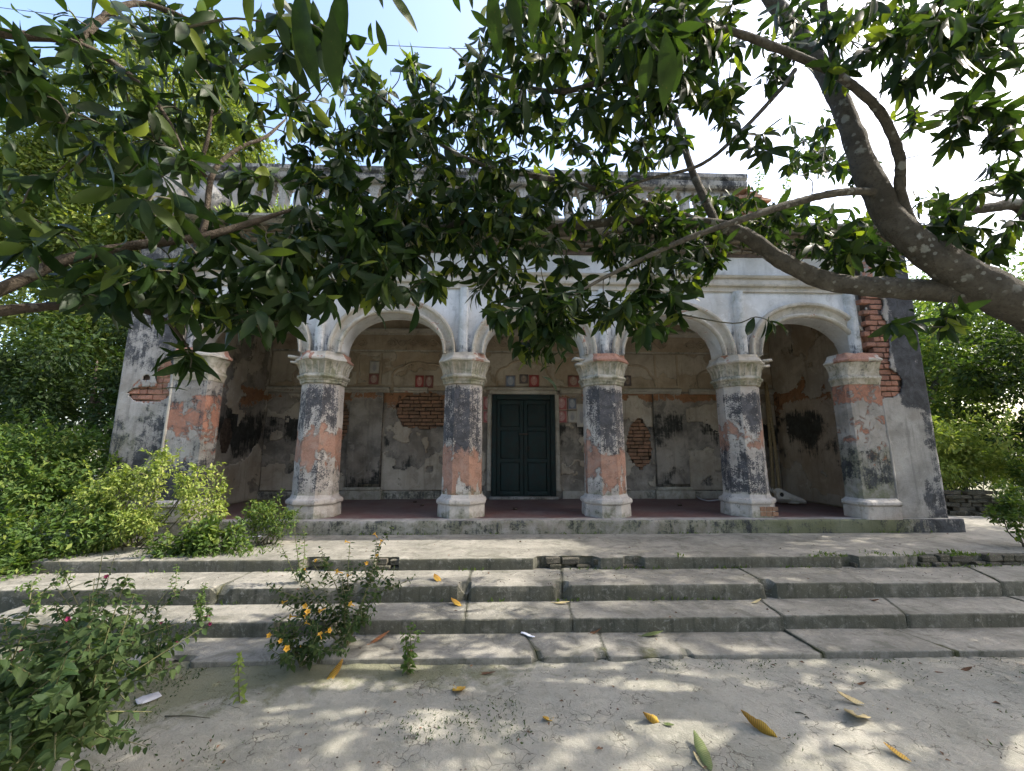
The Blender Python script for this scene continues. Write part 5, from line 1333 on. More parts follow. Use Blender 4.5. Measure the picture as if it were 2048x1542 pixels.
far_tree('tree with shade-darkened leaves beside the left end wall', (-9.3, 9.2, 0.3), [((-9.2, 9.2, 3.6), (1.9, 1.3, 1.3), 26), ((-7.6, 9.4, 2.9), (1.2, 1.1, 1.5), 18), ((-10.6, 9.6, 2.4), (1.5, 1.2, 1.5), 18)], 20000, (.09, .16), M_DEEP, .15, (.3, .65), 'trees left of the building', .05, bark=M_BARKL)
far_tree('tall pale tree far behind the left bushes', (-17.5, 19.0, 0.3), [((-18, 19, 6), (4.5, 2.5, 4.5), 60), ((-12.5, 20, 4.2), (3.2, 2.5, 3.4), 40)], 17000, (.16, .28), M_FAR, .3, (.6, 1.4), 'trees left of the building')
far_tree('dense sunlit tree behind the right end wall', (11.6, 10.5, 0.3), [((11.3, 10.5, 3.8), (2.2, 1.6, 2.0), 44), ((13.4, 11.0, 5.2), (2.6, 2, 2.2), 40), ((9.6, 11.5, 3.2), (1.5, 1.4, 1.6), 20)], 24000, (.10, .19), M_HERB, .22, (.35, .8), 'trees right of the building', .2)
far_tree('leafy tree with shade-darkened leaves at the far right edge', (12.2, 8.0, 0.3), [((12.0, 8.2, 2.9), (1.7, 1.3, 1.3), 26), ((13.6, 8.6, 4.0), (1.9, 1.4, 1.6), 26)], 13000, (.09, .16), M_DEEP, .14, (.3, .6), 'trees right of the building', .15)
far_tree('distant pale tree behind the right trees', (17.0, 17.5, 0.3), [((16, 17, 4.4), (4.0, 2.5, 3.4), 50), ((21, 18, 5), (4, 2.5, 4), 40)], 15000, (.16, .28), M_FAR, .3, (.6, 1.3), 'trees right of the building', .15)
for k_, (bx_, by_, lab_) in enumerate(((-7.5, -6.5, 'unseen tree added behind the viewer to block sky light, on the left'), (.5, -8.5, 'unseen tree added behind the viewer to block sky light, in the middle'), (8.5, -6.0, 'unseen tree added behind the viewer to block sky light, on the right'))):  # unseen trees added to cut frontal sky light on facade and veranda
    far_tree(lab_, (bx_, by_, 0), [((bx_, by_, 4.6), (4.2, 2.2, 3.0), 46), ((bx_ + 1.5, by_ - .5, 8), (3.6, 2, 2.4), 30)], 9000, (.22, .38), M_DEEP, .3, (.7, 1.2), 'unseen added trees behind the viewer')
far_tree('unseen bushy tree right of the terrace, crown raised to shade it', (13.5, 4.0, 0.2), [((12.0, 5.2, 7.4), (2.2, 1.9, 3.0), 60), ((13.2, 3.6, 4.6), (1.6, 1.8, 1.5), 24)], 10000, (.18, .28), M_DEEP, .2, (.4, .8), 'trees right of the building')  # out of view; crown raised and placed to shade the right of the terrace

# ------------------------------------------------------------------ bushes
def bush(label, base, blobs, nleaf, Ls, mat, nst=6, young=.1, group=None, name='bush', up=.7):
    root = tag(empty(name, base), label, 'bush', group); b = np.array(base)
    cl_ = []
    for (c, r, n, cr_) in blobs: cl_ += crown_clumps(np.array(c) - b, r, n, cr_, .2)
    leaf_cloud(cl_, int(nleaf * .7), Ls, mat, 'foliage', root, up, young=young)
    sp_, sd_ = [], []
    for k in range(int(nleaf / 90)):
        c, r = cl_[RNG.integers(len(cl_))]; c = np.array(c)
        d0 = nrm(np.array([RNG.normal(0, .55), RNG.normal(0, .55), RNG.uniform(.3, 1.0)])); L_ = RNG.uniform(1.0, 2.4) * r
        for t_ in np.linspace(.25, 1, 22):
            sp_.append(c + d0 * L_ * t_ + RNG.normal(0, .006, 3)); sd_.append(d0 * .5 + RNG.normal(0, .8, 3))
        if k % 4 == 0: tube('stem', [c, c + d0 * L_ * .5, c + d0 * L_], [.004, .003, .002], M_STEM, root, 4)
    sp_, sd_ = np.array(sp_), np.array(sd_); n_ = len(sp_); l_ = RNG.uniform(Ls[0], Ls[1] * 1.15, n_)
    V, F, kk = diamond_arrays(sp_, sd_, nrm(np.array([0, 0, 1.]) + RNG.normal(0, .4, (n_, 3))), l_, l_ * .5)
    mk('shoots', V, F, mat, root, M=np.repeat(np.stack([RNG.uniform(0, 1, n_), (RNG.uniform(0, 1, n_) < .3) * .6, np.zeros(n_)], -1), kk, 0))['kind'] = 'stuff'
    for k in range(nst):
        c, _ = cl_[RNG.integers(len(cl_))]
        c = np.array(c); m_ = c * .5 + np.array([RNG.normal(0, .05), RNG.normal(0, .05), -.05])
        tube('stem', [np.array([RNG.normal(0, .06), RNG.normal(0, .06), -.05]), m_, c], [.012, .008, .004], M_TWIG, root, 5)
    return root
GB = 'bushes beside the left end of the veranda'
bush('bright yellow-green bush in front of the left corner wall', (-4.6, 5.35, .3), [((-4.85, 5.4, .95), (.58, .35, .45), 22, (.10, .2)), ((-4.45, 5.3, 1.28), (.24, .2, .30), 9, (.09, .16)), ((-3.85, 5.35, 1.0), (.42, .28, .34), 14, (.10, .18)), ((-4.35, 5.1, .72), (.55, .25, .24), 12, (.10, .16))], 8200, (.032, .062), M_BUSHY, 14, .3, GB)
bush('low nettle-like bush with broad green leaves at the terrace edge', (-3.35, 5.05, .42), [((-3.35, 5.0, .56), (.42, .22, .16), 18, (.09, .15)), ((-3.75, 4.95, .50), (.35, .15, .12), 10, (.08, .13))], 2200, (.04, .085), M_HERB, 8, .15, GB)
bush('small upright bush leaning on the veranda plinth', (-3.0, 5.45, .42), [((-3.05, 5.45, .72), (.22, .18, .26), 12, (.09, .15)), ((-2.78, 5.45, .66), (.16, .15, .2), 8, (.08, .13))], 2600, (.025, .05), M_HERB, 8, .25, GB)
bush('dark layered shrub with sunlit top at the left edge', (-6.4, 5.9, .3), [((-6.5, 6.0, 1.55), (.9, .5, .32), 26, (.18, .3)), ((-6.2, 5.8, 1.05), (.9, .45, .4), 22, (.18, .3)), ((-5.6, 5.6, .9), (.5, .3, .3), 12, (.14, .22))], 9000, (.05, .09), M_HERB, 10, .2, GB)
bush('tangled green undergrowth below the left shrub', (-5.4, 5.0, .2), [((-5.35, 5.0, .5), (.55, .35, .28), 20, (.14, .22)), ((-4.85, 5.0, .62), (.4, .3, .28), 14, (.12, .2)), ((-5.3, 4.6, .36), (.5, .3, .2), 14, (.12, .18))], 5600, (.045, .085), M_HERB, 10, .12, GB)
bush('shaded leafy mass behind the left shrub', (-8.2, 7.2, .3), [((-8.2, 7.4, 1.3), (1.2, .6, .8), 26, (.25, .45))], 5000, (.07, .13), M_DEEP, 6, .05, GB)
GR = 'bushes right of the terrace'
bush('bright lime-green bush beyond the right end of the terrace', (9.7, 8.2, .4), [((9.5, 8.1, 1.75), (.75, .5, .32), 22, (.16, .28)), ((10.1, 8.3, 1.3), (.9, .5, .4), 20, (.18, .3)), ((9.2, 8.2, 1.2), (.35, .3, .3), 8, (.14, .22))], 6500, (.06, .12), M_BUSHY, 8, .25, GR)
bush('deep shaded thicket behind the right-hand bushes', (12.5, 10.2, .3), [((11.2, 10.0, 1.3), (1.6, .6, .9), 30, (.3, .5)), ((14.0, 10.4, 1.4), (1.6, .6, 1.0), 26, (.3, .5))], 9000, (.09, .16), M_DEEP, 6, .08, GR)
bush('dark green shrub overhanging the brick pile on the right', (10.2, 7.3, .4), [((10.3, 7.3, 1.1), (.8, .4, .45), 18, (.16, .28))], 3500, (.06, .11), M_HERB, 8, .1, GR)
bush('small leafy plant at the right end of the terrace', (6.62, 5.05, .42), [((6.55, 5.05, .82), (.30, .22, .2), 12, (.09, .15)), ((6.85, 5.15, .98), (.25, .2, .2), 8, (.08, .14))], 1700, (.04, .075), M_HERB, 8, .2, GR)

# ------------------------------------------------------------------ herbs and flowering plants
HT = np.array([0, .18, .45, .75, 1.0]); HW = np.array([.15, .95, 1.0, .55, .03])
def herb_protos(mat, n=5):
    out = []
    for k in range(n):
        V, F, _ = leaf_arrays(np.zeros((1, 3)), np.array([[0, 1., 0]]), np.array([[0, 0, 1.]]), np.array([1.]), np.array([RNG.uniform(.5, .68)]), np.array([RNG.uniform(.2, .9)]), .28, HT, HW)
        out.append(mk('leaf', V, F, mat, mesh_only=True, M=np.tile((RNG.uniform(0, 1), .25 if k == 0 else 0, 0), (len(V), 1)), smooth=True))
    return out
HP = {m: herb_protos(m) for m in (M_HERB, M_DULL, M_BUSHY)}
def petalmat(name, c, c2):
    m, nt_ = newmat(name); g = N(nt_)
    col = g.mix(g.noise(g.pos(), 60, 2), c, c2)
    b = g.n('BsdfPrincipled'); nt_.links.new(col, b.inputs[0]); b.inputs['Roughness'].default_value = .6
    t = g.n('BsdfTranslucent'); nt_.links.new(col, t.inputs[0]); mx = g.n('MixShader'); mx.inputs[0].default_value = .35
    nt_.links.new(b.outputs[0], mx.inputs[1]); nt_.links.new(t.outputs[0], mx.inputs[2]); o = g.n('OutputMaterial'); nt_.links.new(mx.outputs[0], o.inputs[0])
    return m
M_YEL = petalmat('orange_yellow_petal', (0.72, 0.36, 0.03), (0.80, 0.48, 0.06)); M_MAG = petalmat('magenta_petal', (0.30, 0.015, 0.09), (0.20, 0.01, 0.06))
def flower_mesh(mat):
    V = []; F = []
    prof = [(.003, 0), (.003, .028), (.006, .036)]
    ns = 10
    for (r, y) in prof:
        for k in range(ns): V.append((r * cos(k * 2 * pi / ns), y, r * sin(k * 2 * pi / ns)))
    for k in range(ns):
        r = .019 if k % 2 == 0 else .013
        V.append((r * cos(k * 2 * pi / ns), .042 if k % 2 == 0 else .040, r * sin(k * 2 * pi / ns)))
    for j in range(3):
        for k in range(ns): F.append((j * ns + k, j * ns + (k + 1) % ns, (j + 1) * ns + (k + 1) % ns, (j + 1) * ns + k))
    return mk('flower', np.array(V), F, mat, mesh_only=True, smooth=True)
FL_Y, FL_M = flower_mesh(M_YEL), flower_mesh(M_MAG)
def plant(name, label, base, tips, leafL, gap, mat, flowers=0, fmesh=None, group=None, cat='plant', side=3, stem_r=.006, size_falloff=.55, cap=300, start=.25, buds=True):
    base = np.array(base, float); root = tag(empty(name, base), label, cat, group)
    rest = []; cnt = 0; fpos = []
    pro = HP[mat]
    def leaves_on(P, s0, L0):
        nonlocal cnt
        d = np.linalg.norm(np.diff(P, axis=0), axis=1); s = np.concatenate([[0], np.cumsum(d)]); T = s[-1]
        x = T * s0; flip = 0
        while x < T:
            p = np.array([np.interp(x, s, P[:, k]) for k in range(3)]); i = min(np.searchsorted(s, x), len(P) - 1); ax = nrm(P[i] - P[i - 1])
            a0 = flip * pi / 2 + RNG.uniform(-.4, .4); flip += 1
            u = nrm(np.cross(ax, [0.31, .2, .9])); v = np.cross(ax, u)
            for q in (0, pi):
                dirv = nrm((u * cos(a0 + q) + v * sin(a0 + q)) + ax * .35 + np.array([0, 0, -.15]) + RNG.normal(0, .15, 3))
                L = L0 * (1 - size_falloff * x / T) * RNG.uniform(.7, 1.2)
                nn_ = nrm(np.array([0, 0, 1.]) + RNG.normal(0, .35, 3))
                if cnt < cap: inst('leaf', pro[RNG.integers(5)], root, leaf_matrix(p + dirv * L * .15, dirv, nn_, L)); cnt += 1
                else: rest.append((p + dirv * L * .15, dirv, nn_, L))
            x += gap * RNG.uniform(.7, 1.3) * (1 - .45 * x / T)
        fpos.append((P[-1], nrm(P[-1] - P[-2])))
    for t in tips:
        t = np.array(t) - base; L = np.linalg.norm(t)
        mid = t * .5 + np.array([0, 0, .10 * L]) + RNG.normal(0, .05, 3) * L
        pts = [RNG.normal(0, .012, 3) * np.array([1, 1, 0]) + np.array([0, 0, -.02]), mid, t]
        V, F, Pp, Rr = tube_arrays(pts, [stem_r, stem_r * .7, stem_r * .3], 6, step=.03)
        mk('stem', V, F, M_STEM, root, smooth=True)
        leaves_on(Pp, start, leafL)
        for k in range(side):
            f = RNG.uniform(.35, .9); i = int(f * (len(Pp) - 1)); p0 = Pp[i]
            e = p0 + nrm(t / max(L, .01) * .8 + RNG.normal(0, .6, 3) + np.array([0, 0, .2])) * L * RNG.uniform(.18, .38)
            V, F, Pb, _ = tube_arrays([p0, (p0 + e) / 2 + RNG.normal(0, .01, 3), e], [stem_r * .5, stem_r * .4, stem_r * .22], 5, step=.03)
            mk('stem', V, F, M_STEM, root, smooth=True)
            leaves_on(Pb, .2, leafL * .75)
    if rest:
        R_ = [np.array(q) for q in zip(*rest)]
        V, F, k = leaf_arrays(R_[0], R_[1], R_[2], R_[3], R_[3] * .58, RNG.uniform(.2, .9, len(rest)), .28, HT, HW)
        mk('foliage', V, F, mat, root, M=np.repeat(np.stack([RNG.uniform(0, 1, len(rest)), RNG.uniform(0, .2, len(rest)), np.zeros(len(rest))], -1), k, 0), smooth=True)['kind'] = 'stuff'
    if flowers:
        sel = RNG.choice(len(fpos), min(flowers, len(fpos)), replace=False)
        for i in sel:
            p, a = fpos[i]; d = nrm(a + RNG.normal(0, .5, 3) + np.array([0, -.5, .0]))
            inst('flower', fmesh, root, leaf_matrix(p, d, nrm(RNG.normal(size=3)), RNG.uniform(.9, 1.25) * (.62 if fmesh is FL_M else 1)))
    return root

Yb = 3.62
plant('flowering_plant', 'bushy plant with orange-yellow trumpet flowers growing out of the cracked steps', onz(690, 1290, Z1 + .01), [at(700, 1085, 3.60), at(755, 1075, 3.75), at(745, 1140, 3.5), at(800, 1165, 3.6), at(590, 1140, 3.5), at(640, 1120, 3.65), at(540, 1175, 3.4), at(560, 1200, 3.55), at(640, 1190, 3.35), at(700, 1180, 3.3), at(740, 1240, 3.2)], .075, .042, M_DULL, 16, FL_Y, None, 'plant', 5, .006)
plant('flowering_plant', 'low orange-flowered plant at the foot of the lowest step', onz(600, 1330, .01), [at(540, 1255, 3.15), at(580, 1240, 3.2), at(620, 1250, 3.1), at(650, 1265, 3.2), at(535, 1290, 3.0), at(570, 1300, 2.95), at(640, 1300, 3.0), at(690, 1300, 3.1)], .07, .036, M_DULL, 9, FL_Y, None, 'plant', 4, .005)
plant('flowering_plant', 'sprawling magenta-flowered plant filling the lower left corner', onz(110, 1400, .01), [at(215, 1190, 2.5), at(240, 1240, 2.35), at(120, 1230, 2.4), at(60, 1290, 2.2), at(10, 1250, 2.3), at(300, 1290, 2.4), at(205, 1270, 2.2), at(170, 1330, 2.0), at(270, 1340, 2.15), at(30, 1340, 2.0), at(250, 1400, 1.95), at(130, 1290, 2.2), at(330, 1250, 2.55)], .066, .05, M_DULL, 12, FL_M, None, 'plant', 4, .006)
plant('flowering_plant', 'dark leafy plant at the bottom left edge of the picture', onz(60, 1530, .01), [at(160, 1480, 1.55), at(200, 1400, 1.75), at(90, 1380, 1.7), at(20, 1410, 1.6), at(-40, 1440, 1.6), at(140, 1430, 1.6), at(60, 1440, 1.5), at(110, 1520, 1.42), at(20, 1500, 1.4), at(180, 1440, 1.65), at(220, 1480, 1.7)], .095, .032, M_DULL, 3, FL_M, None, 'plant', 7, .006)
plant('flowering_plant', 'thin magenta-flowered branch leaning over the lower step', onz(310, 1335, .02), [at(415, 1250, 3.0), at(330, 1240, 2.9), at(290, 1215, 2.95), at(350, 1290, 2.9)], .06, .06, M_DULL, 4, FL_M, None, 'plant', 2, .005)
plant('weed', 'bright green single-stemmed weed in front of the lowest step', onz(476, 1402, .005), [at(480, 1308, 2.63)], .05, .032, M_BUSHY, 0, None, None, 'weed', 0, .004, .5, start=.05)
plant('weed', 'leafy green weed against the lowest step, right of the orange flowers', onz(815, 1345, .005), [at(820, 1245, 3.2), at(835, 1265, 3.15), at(800, 1262, 3.2), at(808, 1290, 3.1)], .065, .04, M_HERB, 0, None, None, 'weed', 1, .004, start=.15)
plant('weed', 'tall slender weed with whorled leaves in front of the first column', onz(600, 1165, Z3), [at(586, 1018, 4.2), at(606, 1052, 4.25), at(556, 1080, 4.2)], .055, .045, M_HERB, 0, None, None, 'weed', 1, .004, start=.1)
plant('weed', 'small upright weed rooted in the third step at left', onz(352, 1190, Z3), [at(352, 1128, 4.15), at(346, 1150, 4.1)], .045, .03, M_HERB, 0, None, None, 'weed', 0, .003, start=.05)
plant('weed', 'pale green weed climbing the second step at left', onz(398, 1262, Z1), [at(412, 1165, 3.7), at(405, 1190, 3.6), at(420, 1215, 3.6), at(395, 1215, 3.55)], .055, .035, M_HERB, 0, None, None, 'weed', 1, .004, start=.1)
plant('weed', 'trailing green weed on the mossy left end of the third step', onz(60, 1200, Z3), [at(150, 1150, 4.2), at(110, 1190, 4.0), at(70, 1215, 3.95), at(95, 1225, 3.9), at(30, 1180, 4.1)], .06, .04, M_HERB, 0, None, None, 'weed', 2, .004, start=.1)
plant('weed', 'leafy clump at the broken left end of the lowest step', onz(300, 1330, .0), [at(270, 1290, 3.0), at(300, 1285, 3.05), at(250, 1310, 2.9), at(330, 1310, 3.0)], .06, .035, M_DULL, 0, None, None, 'weed', 1, .004, start=.1)
ZR = 5.18
for (px0, h0, lab) in ((1512, 330, 'pale thin sapling sprouting from the ruined roof edge, left of two'), (1566, 352, 'pale thin sapling sprouting from the ruined roof edge, right of two')):
    plant('sapling', lab, at(px0, 425, 6.3), [at(px0 + 8, h0, 6.3), at(px0 - 18, h0 + 60, 6.3)], .10, .09, M_FAR if False else M_HERB, 0, None, None, 'sapling', 2, .006, .3, start=.15)
plant('sapling', 'small leafy sapling on the roof slab at the left pier', at(355, 428, 5.95), [at(355, 392, 5.95), at(380, 405, 5.95), at(335, 410, 5.95)], .09, .06, M_BUSHY, 0, None, None, 'sapling', 1, .005, .3)

# short grass and moss tufts on the earth at the foot of the steps, on the terrace edge and the roof
def tufts(name, label, pts, L, mat, lean=.5):
    P = np.asarray(pts); n = len(P); D = nrm(np.stack([RNG.normal(0, lean, n), RNG.normal(0, lean, n), RNG.uniform(.5, 1, n)], -1)); Nn = rnd_unit(n)
    Ls = RNG.uniform(*L, n); V, F, k = diamond_arrays(P, D, Nn, Ls, Ls * RNG.uniform(.15, .4, n))
    o = mk(name, V, F, mat, None, M=np.repeat(np.stack([RNG.uniform(0, 1, n), RNG.uniform(0, .3, n), np.zeros(n)], -1), k, 0)); o['kind'] = 'stuff'; o['label'] = label; o['category'] = 'grass'
def scatter(n, x0, x1, y0, y1, z, fq, thr, seed):
    X = RNG.uniform(x0, x1, n * 6); Yv = RNG.uniform(y0, y1, n * 6); k = fbm(X * fq, Yv * fq, seed=seed) > thr
    X, Yv = X[k][:n], Yv[k][:n]; return np.stack([X, Yv, np.full_like(X, z)], -1)
tufts('ground_grass', 'sparse short grass and moss on the earth in front of the steps', np.vstack([scatter(1500, -3.0, .3, 2.5, 3.36, .0, 2.2, .53, 5), scatter(900, -3.4, -1.4, 1.6, 2.6, .0, 2.0, .5, 6), scatter(500, -2.9, 5, 3.22, 3.37, 0.0, 3, .52, 7), scatter(240, .4, 4, 2.4, 3.3, 0, 3, .62, 8)]), (.008, .028), M_DULL, .9)
tufts('step_moss', 'tufts of grass and moss along the step and plinth edges', np.vstack([scatter(220, -4.9, 6.5, YP - .035, YP - .004, ZT, 3, .52, 9), scatter(300, -5.4, 7, Y4 - .04, Y4, Z3, 3, .56, 10), scatter(160, -4.4, 7, Y3 - .03, Y3, Z2, 3, .58, 11), scatter(350, -4.9, -2.7, 4.75, 5.3, ZT, 2.5, .5, 12), scatter(500, 2, 8.5, Y4 - .01, Y4 + .18, ZT - .01, 3, .6, 13)]), (.02, .06), M_HERB, .5)
tufts('roof_grass', 'grass and weeds along the roof slab', np.vstack([scatter(700, -5.8, -2, 5.76, 6.0, ZP + .97, 2, .5, 14), scatter(900, 3.5, 6.8, 5.76, 6.4, ZP + .97, 2, .45, 15)]), (.05, .22), M_BUSHY, .3)

# ------------------------------------------------------------------ litter: fallen leaves, paper, twigs
def drymat(name, c, c2, vein):
    m, nt_ = newmat(name); g = N(nt_)
    tc = g.n('TexCoord').outputs['Object']
    wv = g.n('TexWave', wave_type='BANDS', bands_direction='Y'); nt_.links.new(tc, wv.inputs[0]); wv.inputs['Scale'].default_value = 34; wv.inputs['Distortion'].default_value = 2
    col = g.mix(g.step(g.noise(tc, 7, 5), .35, .65), c, c2); col = g.mix(g.math('MULTIPLY', g.step(wv.outputs[1], .45, .9), .6), col, vein)
    b = g.out(col, .65, None, .3); return m
M_YLEAF = drymat('yellow_fallen_leaf', (0.52, 0.34, 0.05), (0.38, 0.20, 0.03), (0.12, 0.07, 0.02)); M_PLEAF = drymat('pale_fallen_leaf', (0.55, 0.47, 0.26), (0.42, 0.33, 0.16), (0.25, 0.19, 0.09))
M_BLEAF = drymat('brown_fallen_leaf', (0.20, 0.10, 0.05), (0.10, 0.055, 0.03), (0.05, 0.03, 0.02)); M_GLEAF = drymat('green_fallen_leaf', (0.06, 0.10, 0.03), (0.10, 0.13, 0.04), (0.18, 0.18, 0.08)); M_OLEAF = drymat('orange_dry_leaf', (0.36, 0.15, 0.06), (0.25, 0.11, 0.05), (0.12, 0.06, 0.03))
def dry_leaf(label, px0, py0, px1, py1, z, mat, curl=.9, fold=.35, wid=.3, lift=.01, cat='leaf', stalk=True, roll=0.0):
    """a curled fallen leaf: blade plus stalk, from stalk end (px0) to tip (px1)"""
    a, b = onz(px0, py0, z), onz(px1, py1, z); d = b - a; L = float(np.linalg.norm(d))
    if z < .03: z = float(ground_h(*((a + b)[:2] / 2))) - .002; lift = 0
    else: lift = .002
    root = tag(empty('fallen_leaf', (a[0], a[1], z + lift)), label, cat, 'fallen leaves')
    t = np.linspace(0, 1, 15); wd = np.sin(pi * np.clip(t, .02, 1) ** .85) ** .75 * (1 + .05 * RNG.normal(size=15))
    wd[-1] = .05; wd[0] = .05
    V, F, _ = leaf_arrays(np.zeros((1, 3)), np.array([[0, 1., 0]]), np.array([[0, 0, 1.]]), np.array([L]), np.array([L * wid]), np.array([-curl]), fold, t, wd, .006)
    V[:, 2] -= np.percentile(V[:, 2], 12); V = V + RNG.normal(0, L * .004, V.shape)
    o = mk('blade', V, F, mat, root, smooth=True)
    md = o.modifiers.new('t', 'SOLIDIFY'); md.thickness = .0015
    if stalk: tube('stalk', [(0, .02 * L, V[1][2]), (0, -.08 * L, V[1][2] * .7 + .003), (.02 * L, -.17 * L, .004)], [.0022, .002, .0018], mat, root, 5)
    root.rotation_euler = (0, roll, math.atan2(d[1], d[0]) - pi / 2)
    return root
dry_leaf('large curled yellow leaf with dark ribs in the right foreground', 1556, 1470, 1472, 1455, .012, M_YLEAF, 1.1, .95, .55, .015, roll=.55)
dry_leaf('curled yellow leaf standing beside a small dark leaf in the middle foreground', 1318, 1440, 1285, 1452, .012, M_YLEAF, 1.4, .9, .7, .015, roll=.5)
dry_leaf('small dark green leaf touching the curled yellow one', 1322, 1445, 1350, 1456, .006, M_GLEAF, .5, .3, .4)
dry_leaf('pale cream curled leaf at the right of the foreground', 1735, 1408, 1664, 1398, .012, M_PLEAF, .9, .6, .28, .015, roll=-.3)
dry_leaf('small pale yellow leaf below the cream leaf', 1716, 1422, 1714, 1456, .01, M_PLEAF, .7, .3, .62)
dry_leaf('long green and yellow leaf at the bottom edge', 1422, 1538, 1388, 1476, .01, M_GLEAF, .5, .35, .30)
dry_leaf('yellow half leaf lying beside the long green leaf', 1420, 1540, 1385, 1508, .006, M_PLEAF, .5, .3, .32)
dry_leaf('bright yellow crumpled leaf at the lower right', 1828, 1525, 1765, 1492, .012, M_YLEAF, .6, .5, .34)
dry_leaf('small ochre leaf left of the foreground middle', 1104, 1432, 1082, 1442, .008, M_YLEAF, 1.0, .4, .6)
dry_leaf('round yellow leaf on the earth below the steps', 910, 1370, 928, 1392, .008, M_YLEAF, .7, .25, .6)
dry_leaf('slim yellow leaf on the earth beside the orange-flowered plant', 652, 1364, 688, 1334, .01, M_YLEAF, .8, .35, .3)
dry_leaf('orange-brown dry leaf on the lowest step beside the flowering plant', 740, 1288, 780, 1270, Z1, M_OLEAF, .4, .4, .25, .02)
dry_leaf('crumpled brown leaf under the orange-flowered plant', 690, 1286, 716, 1292, Z1, M_BLEAF, 1.3, .5, .6, .02)
dry_leaf('green curled leaf on the lowest step', 1283, 1272, 1328, 1271, Z1, M_GLEAF, .4, .3, .3, .012)
dry_leaf('brown leaf on the lowest step at the foot of the second', 1180, 1268, 1206, 1264, Z1, M_BLEAF, .8, .4, .5, .012)
dry_leaf('pale leaf lying on the second step by the middle crack', 1108, 1206, 1140, 1208, Z2, M_PLEAF, .3, .2, .3, .01)
dry_leaf('yellow leaf on the second step left of the middle', 922, 1212, 900, 1206, Z2, M_YLEAF, .8, .3, .5, .012)
dry_leaf('orange petal-like leaf on the third step', 880, 1164, 866, 1158, Z3, M_YLEAF, 1.0, .4, .6, .012)
dry_leaf('brown leaf on the second step at the right', 1742, 1200, 1762, 1206, Z2, M_OLEAF, .9, .4, .5, .012)
dry_leaf('pale green sprig leaf on the second step near the long crack', 1504, 1206, 1524, 1204, Z2, M_PLEAF, .6, .3, .3, .01)
dry_leaf('dark dead leaf at the right below the steps', 1712, 1366, 1738, 1371, .008, M_BLEAF, 1.0, .5, .45)
dry_leaf('dark narrow leaf near the steps at the right', 1858, 1338, 1888, 1346, .006, M_BLEAF, .4, .3, .25)
dry_leaf('reddish brown leaf near the steps at the far right', 1920, 1336, 1950, 1340, .008, M_BLEAF, 1.0, .4, .5)
dry_leaf('thin brown leaf on the earth below the weed', 950, 1344, 992, 1348, .006, M_BLEAF, .4, .3, .2)
M_PAPER = simple('white_paper', (0.72, 0.74, 0.80), (0.60, 0.63, 0.72), .7, 40, .3); M_PLAST = simple('grey_plastic', (0.55, 0.55, 0.58), (0.42, 0.42, 0.46), .4, 30, .3)
def scrap(label, px0, py0, px1, py1, z, wid, mat, cat):
    a, b = onz(px0, py0, z), onz(px1, py1, z); d = (b - a); L = np.linalg.norm(d); s = np.array([-d[1], d[0], 0]) / L * wid
    n, m_ = 10, 6
    U, Vv = np.meshgrid(np.linspace(0, 1, n), np.linspace(-.5, .5, m_), indexing='ij')
    P = a + U[..., None] * d + (Vv * (1 - .35 * np.abs(U - .5)))[..., None] * s
    P[..., 2] = z + .008 + .018 * fbm(U * 3 + px0, Vv * 3, seed=int(px0))
    o = mk('paper_scrap', P, gridf(n, m_), mat, None, smooth=True); md = o.modifiers.new('t', 'SOLIDIFY'); md.thickness = .001
    return tag(o, label, cat)
scrap('crumpled grey plastic wrapper on the earth at the left', 272, 1410, 320, 1392, .0, .10, M_PLAST, 'litter')
scrap('small crumpled white paper on the lowest step', 1043, 1268, 1068, 1278, Z1, .035, M_PAPER, 'paper')
scrap('white scrap at the foot of the veranda bush', 505, 1077, 522, 1074, ZT, .06, M_PAPER, 'paper')
for (a, b, lab) in (((1668, 1490), (1695, 1505), 'short dark twig in the right foreground'), ((1590, 1425), (1612, 1430), 'thin twig beside the pale leaf'), ((330, 1432), (420, 1436), 'long thin twig on the earth at the left'), ((1610, 1434), (1618, 1437), 'tiny reddish twig in the foreground')):
    p, q = onz(*a, .012), onz(*b, .012)
    tag(tube('twig', [p, (p + q) / 2 + np.array([0, 0, .006]), q], [.004, .0035, .002], M_TWIG, None, 5), lab, 'twig')
# pebbles and crumbs: uncounted
def crumbs(n, x0, x1, y0, y1, z, s, mat, name, label):
    bt = Batch()
    for k in range(n):
        r = RNG.uniform(*s); V = np.array([[1, 0, 0], [-1, 0, 0], [0, 1, 0], [0, -1, 0], [0, 0, .7], [0, 0, -.7]]) * r * RNG.uniform(.6, 1.2, (6, 1)) + [RNG.uniform(x0, x1), RNG.uniform(y0, y1), z + r * .3]
        bt.add(V, np.array([[0, 2, 4], [2, 1, 4], [1, 3, 4], [3, 0, 4], [2, 0, 5], [1, 2, 5], [3, 1, 5], [0, 3, 5]]))
    o = bt.build(name, mat); o['kind'] = 'stuff'; o['label'] = label; o['category'] = 'gravel'
crumbs(900, -3, 4.5, 1.2, 3.36, .0, (.002, .008), M_MORTAR, 'pebbles', 'small pebbles and crumbs scattered on the earth')
crumbs(260, -4, 6, Y3, Y4, Z3, (.002, .008), M_MORTAR, 'step_crumbs', 'crumbs of plaster on the steps')

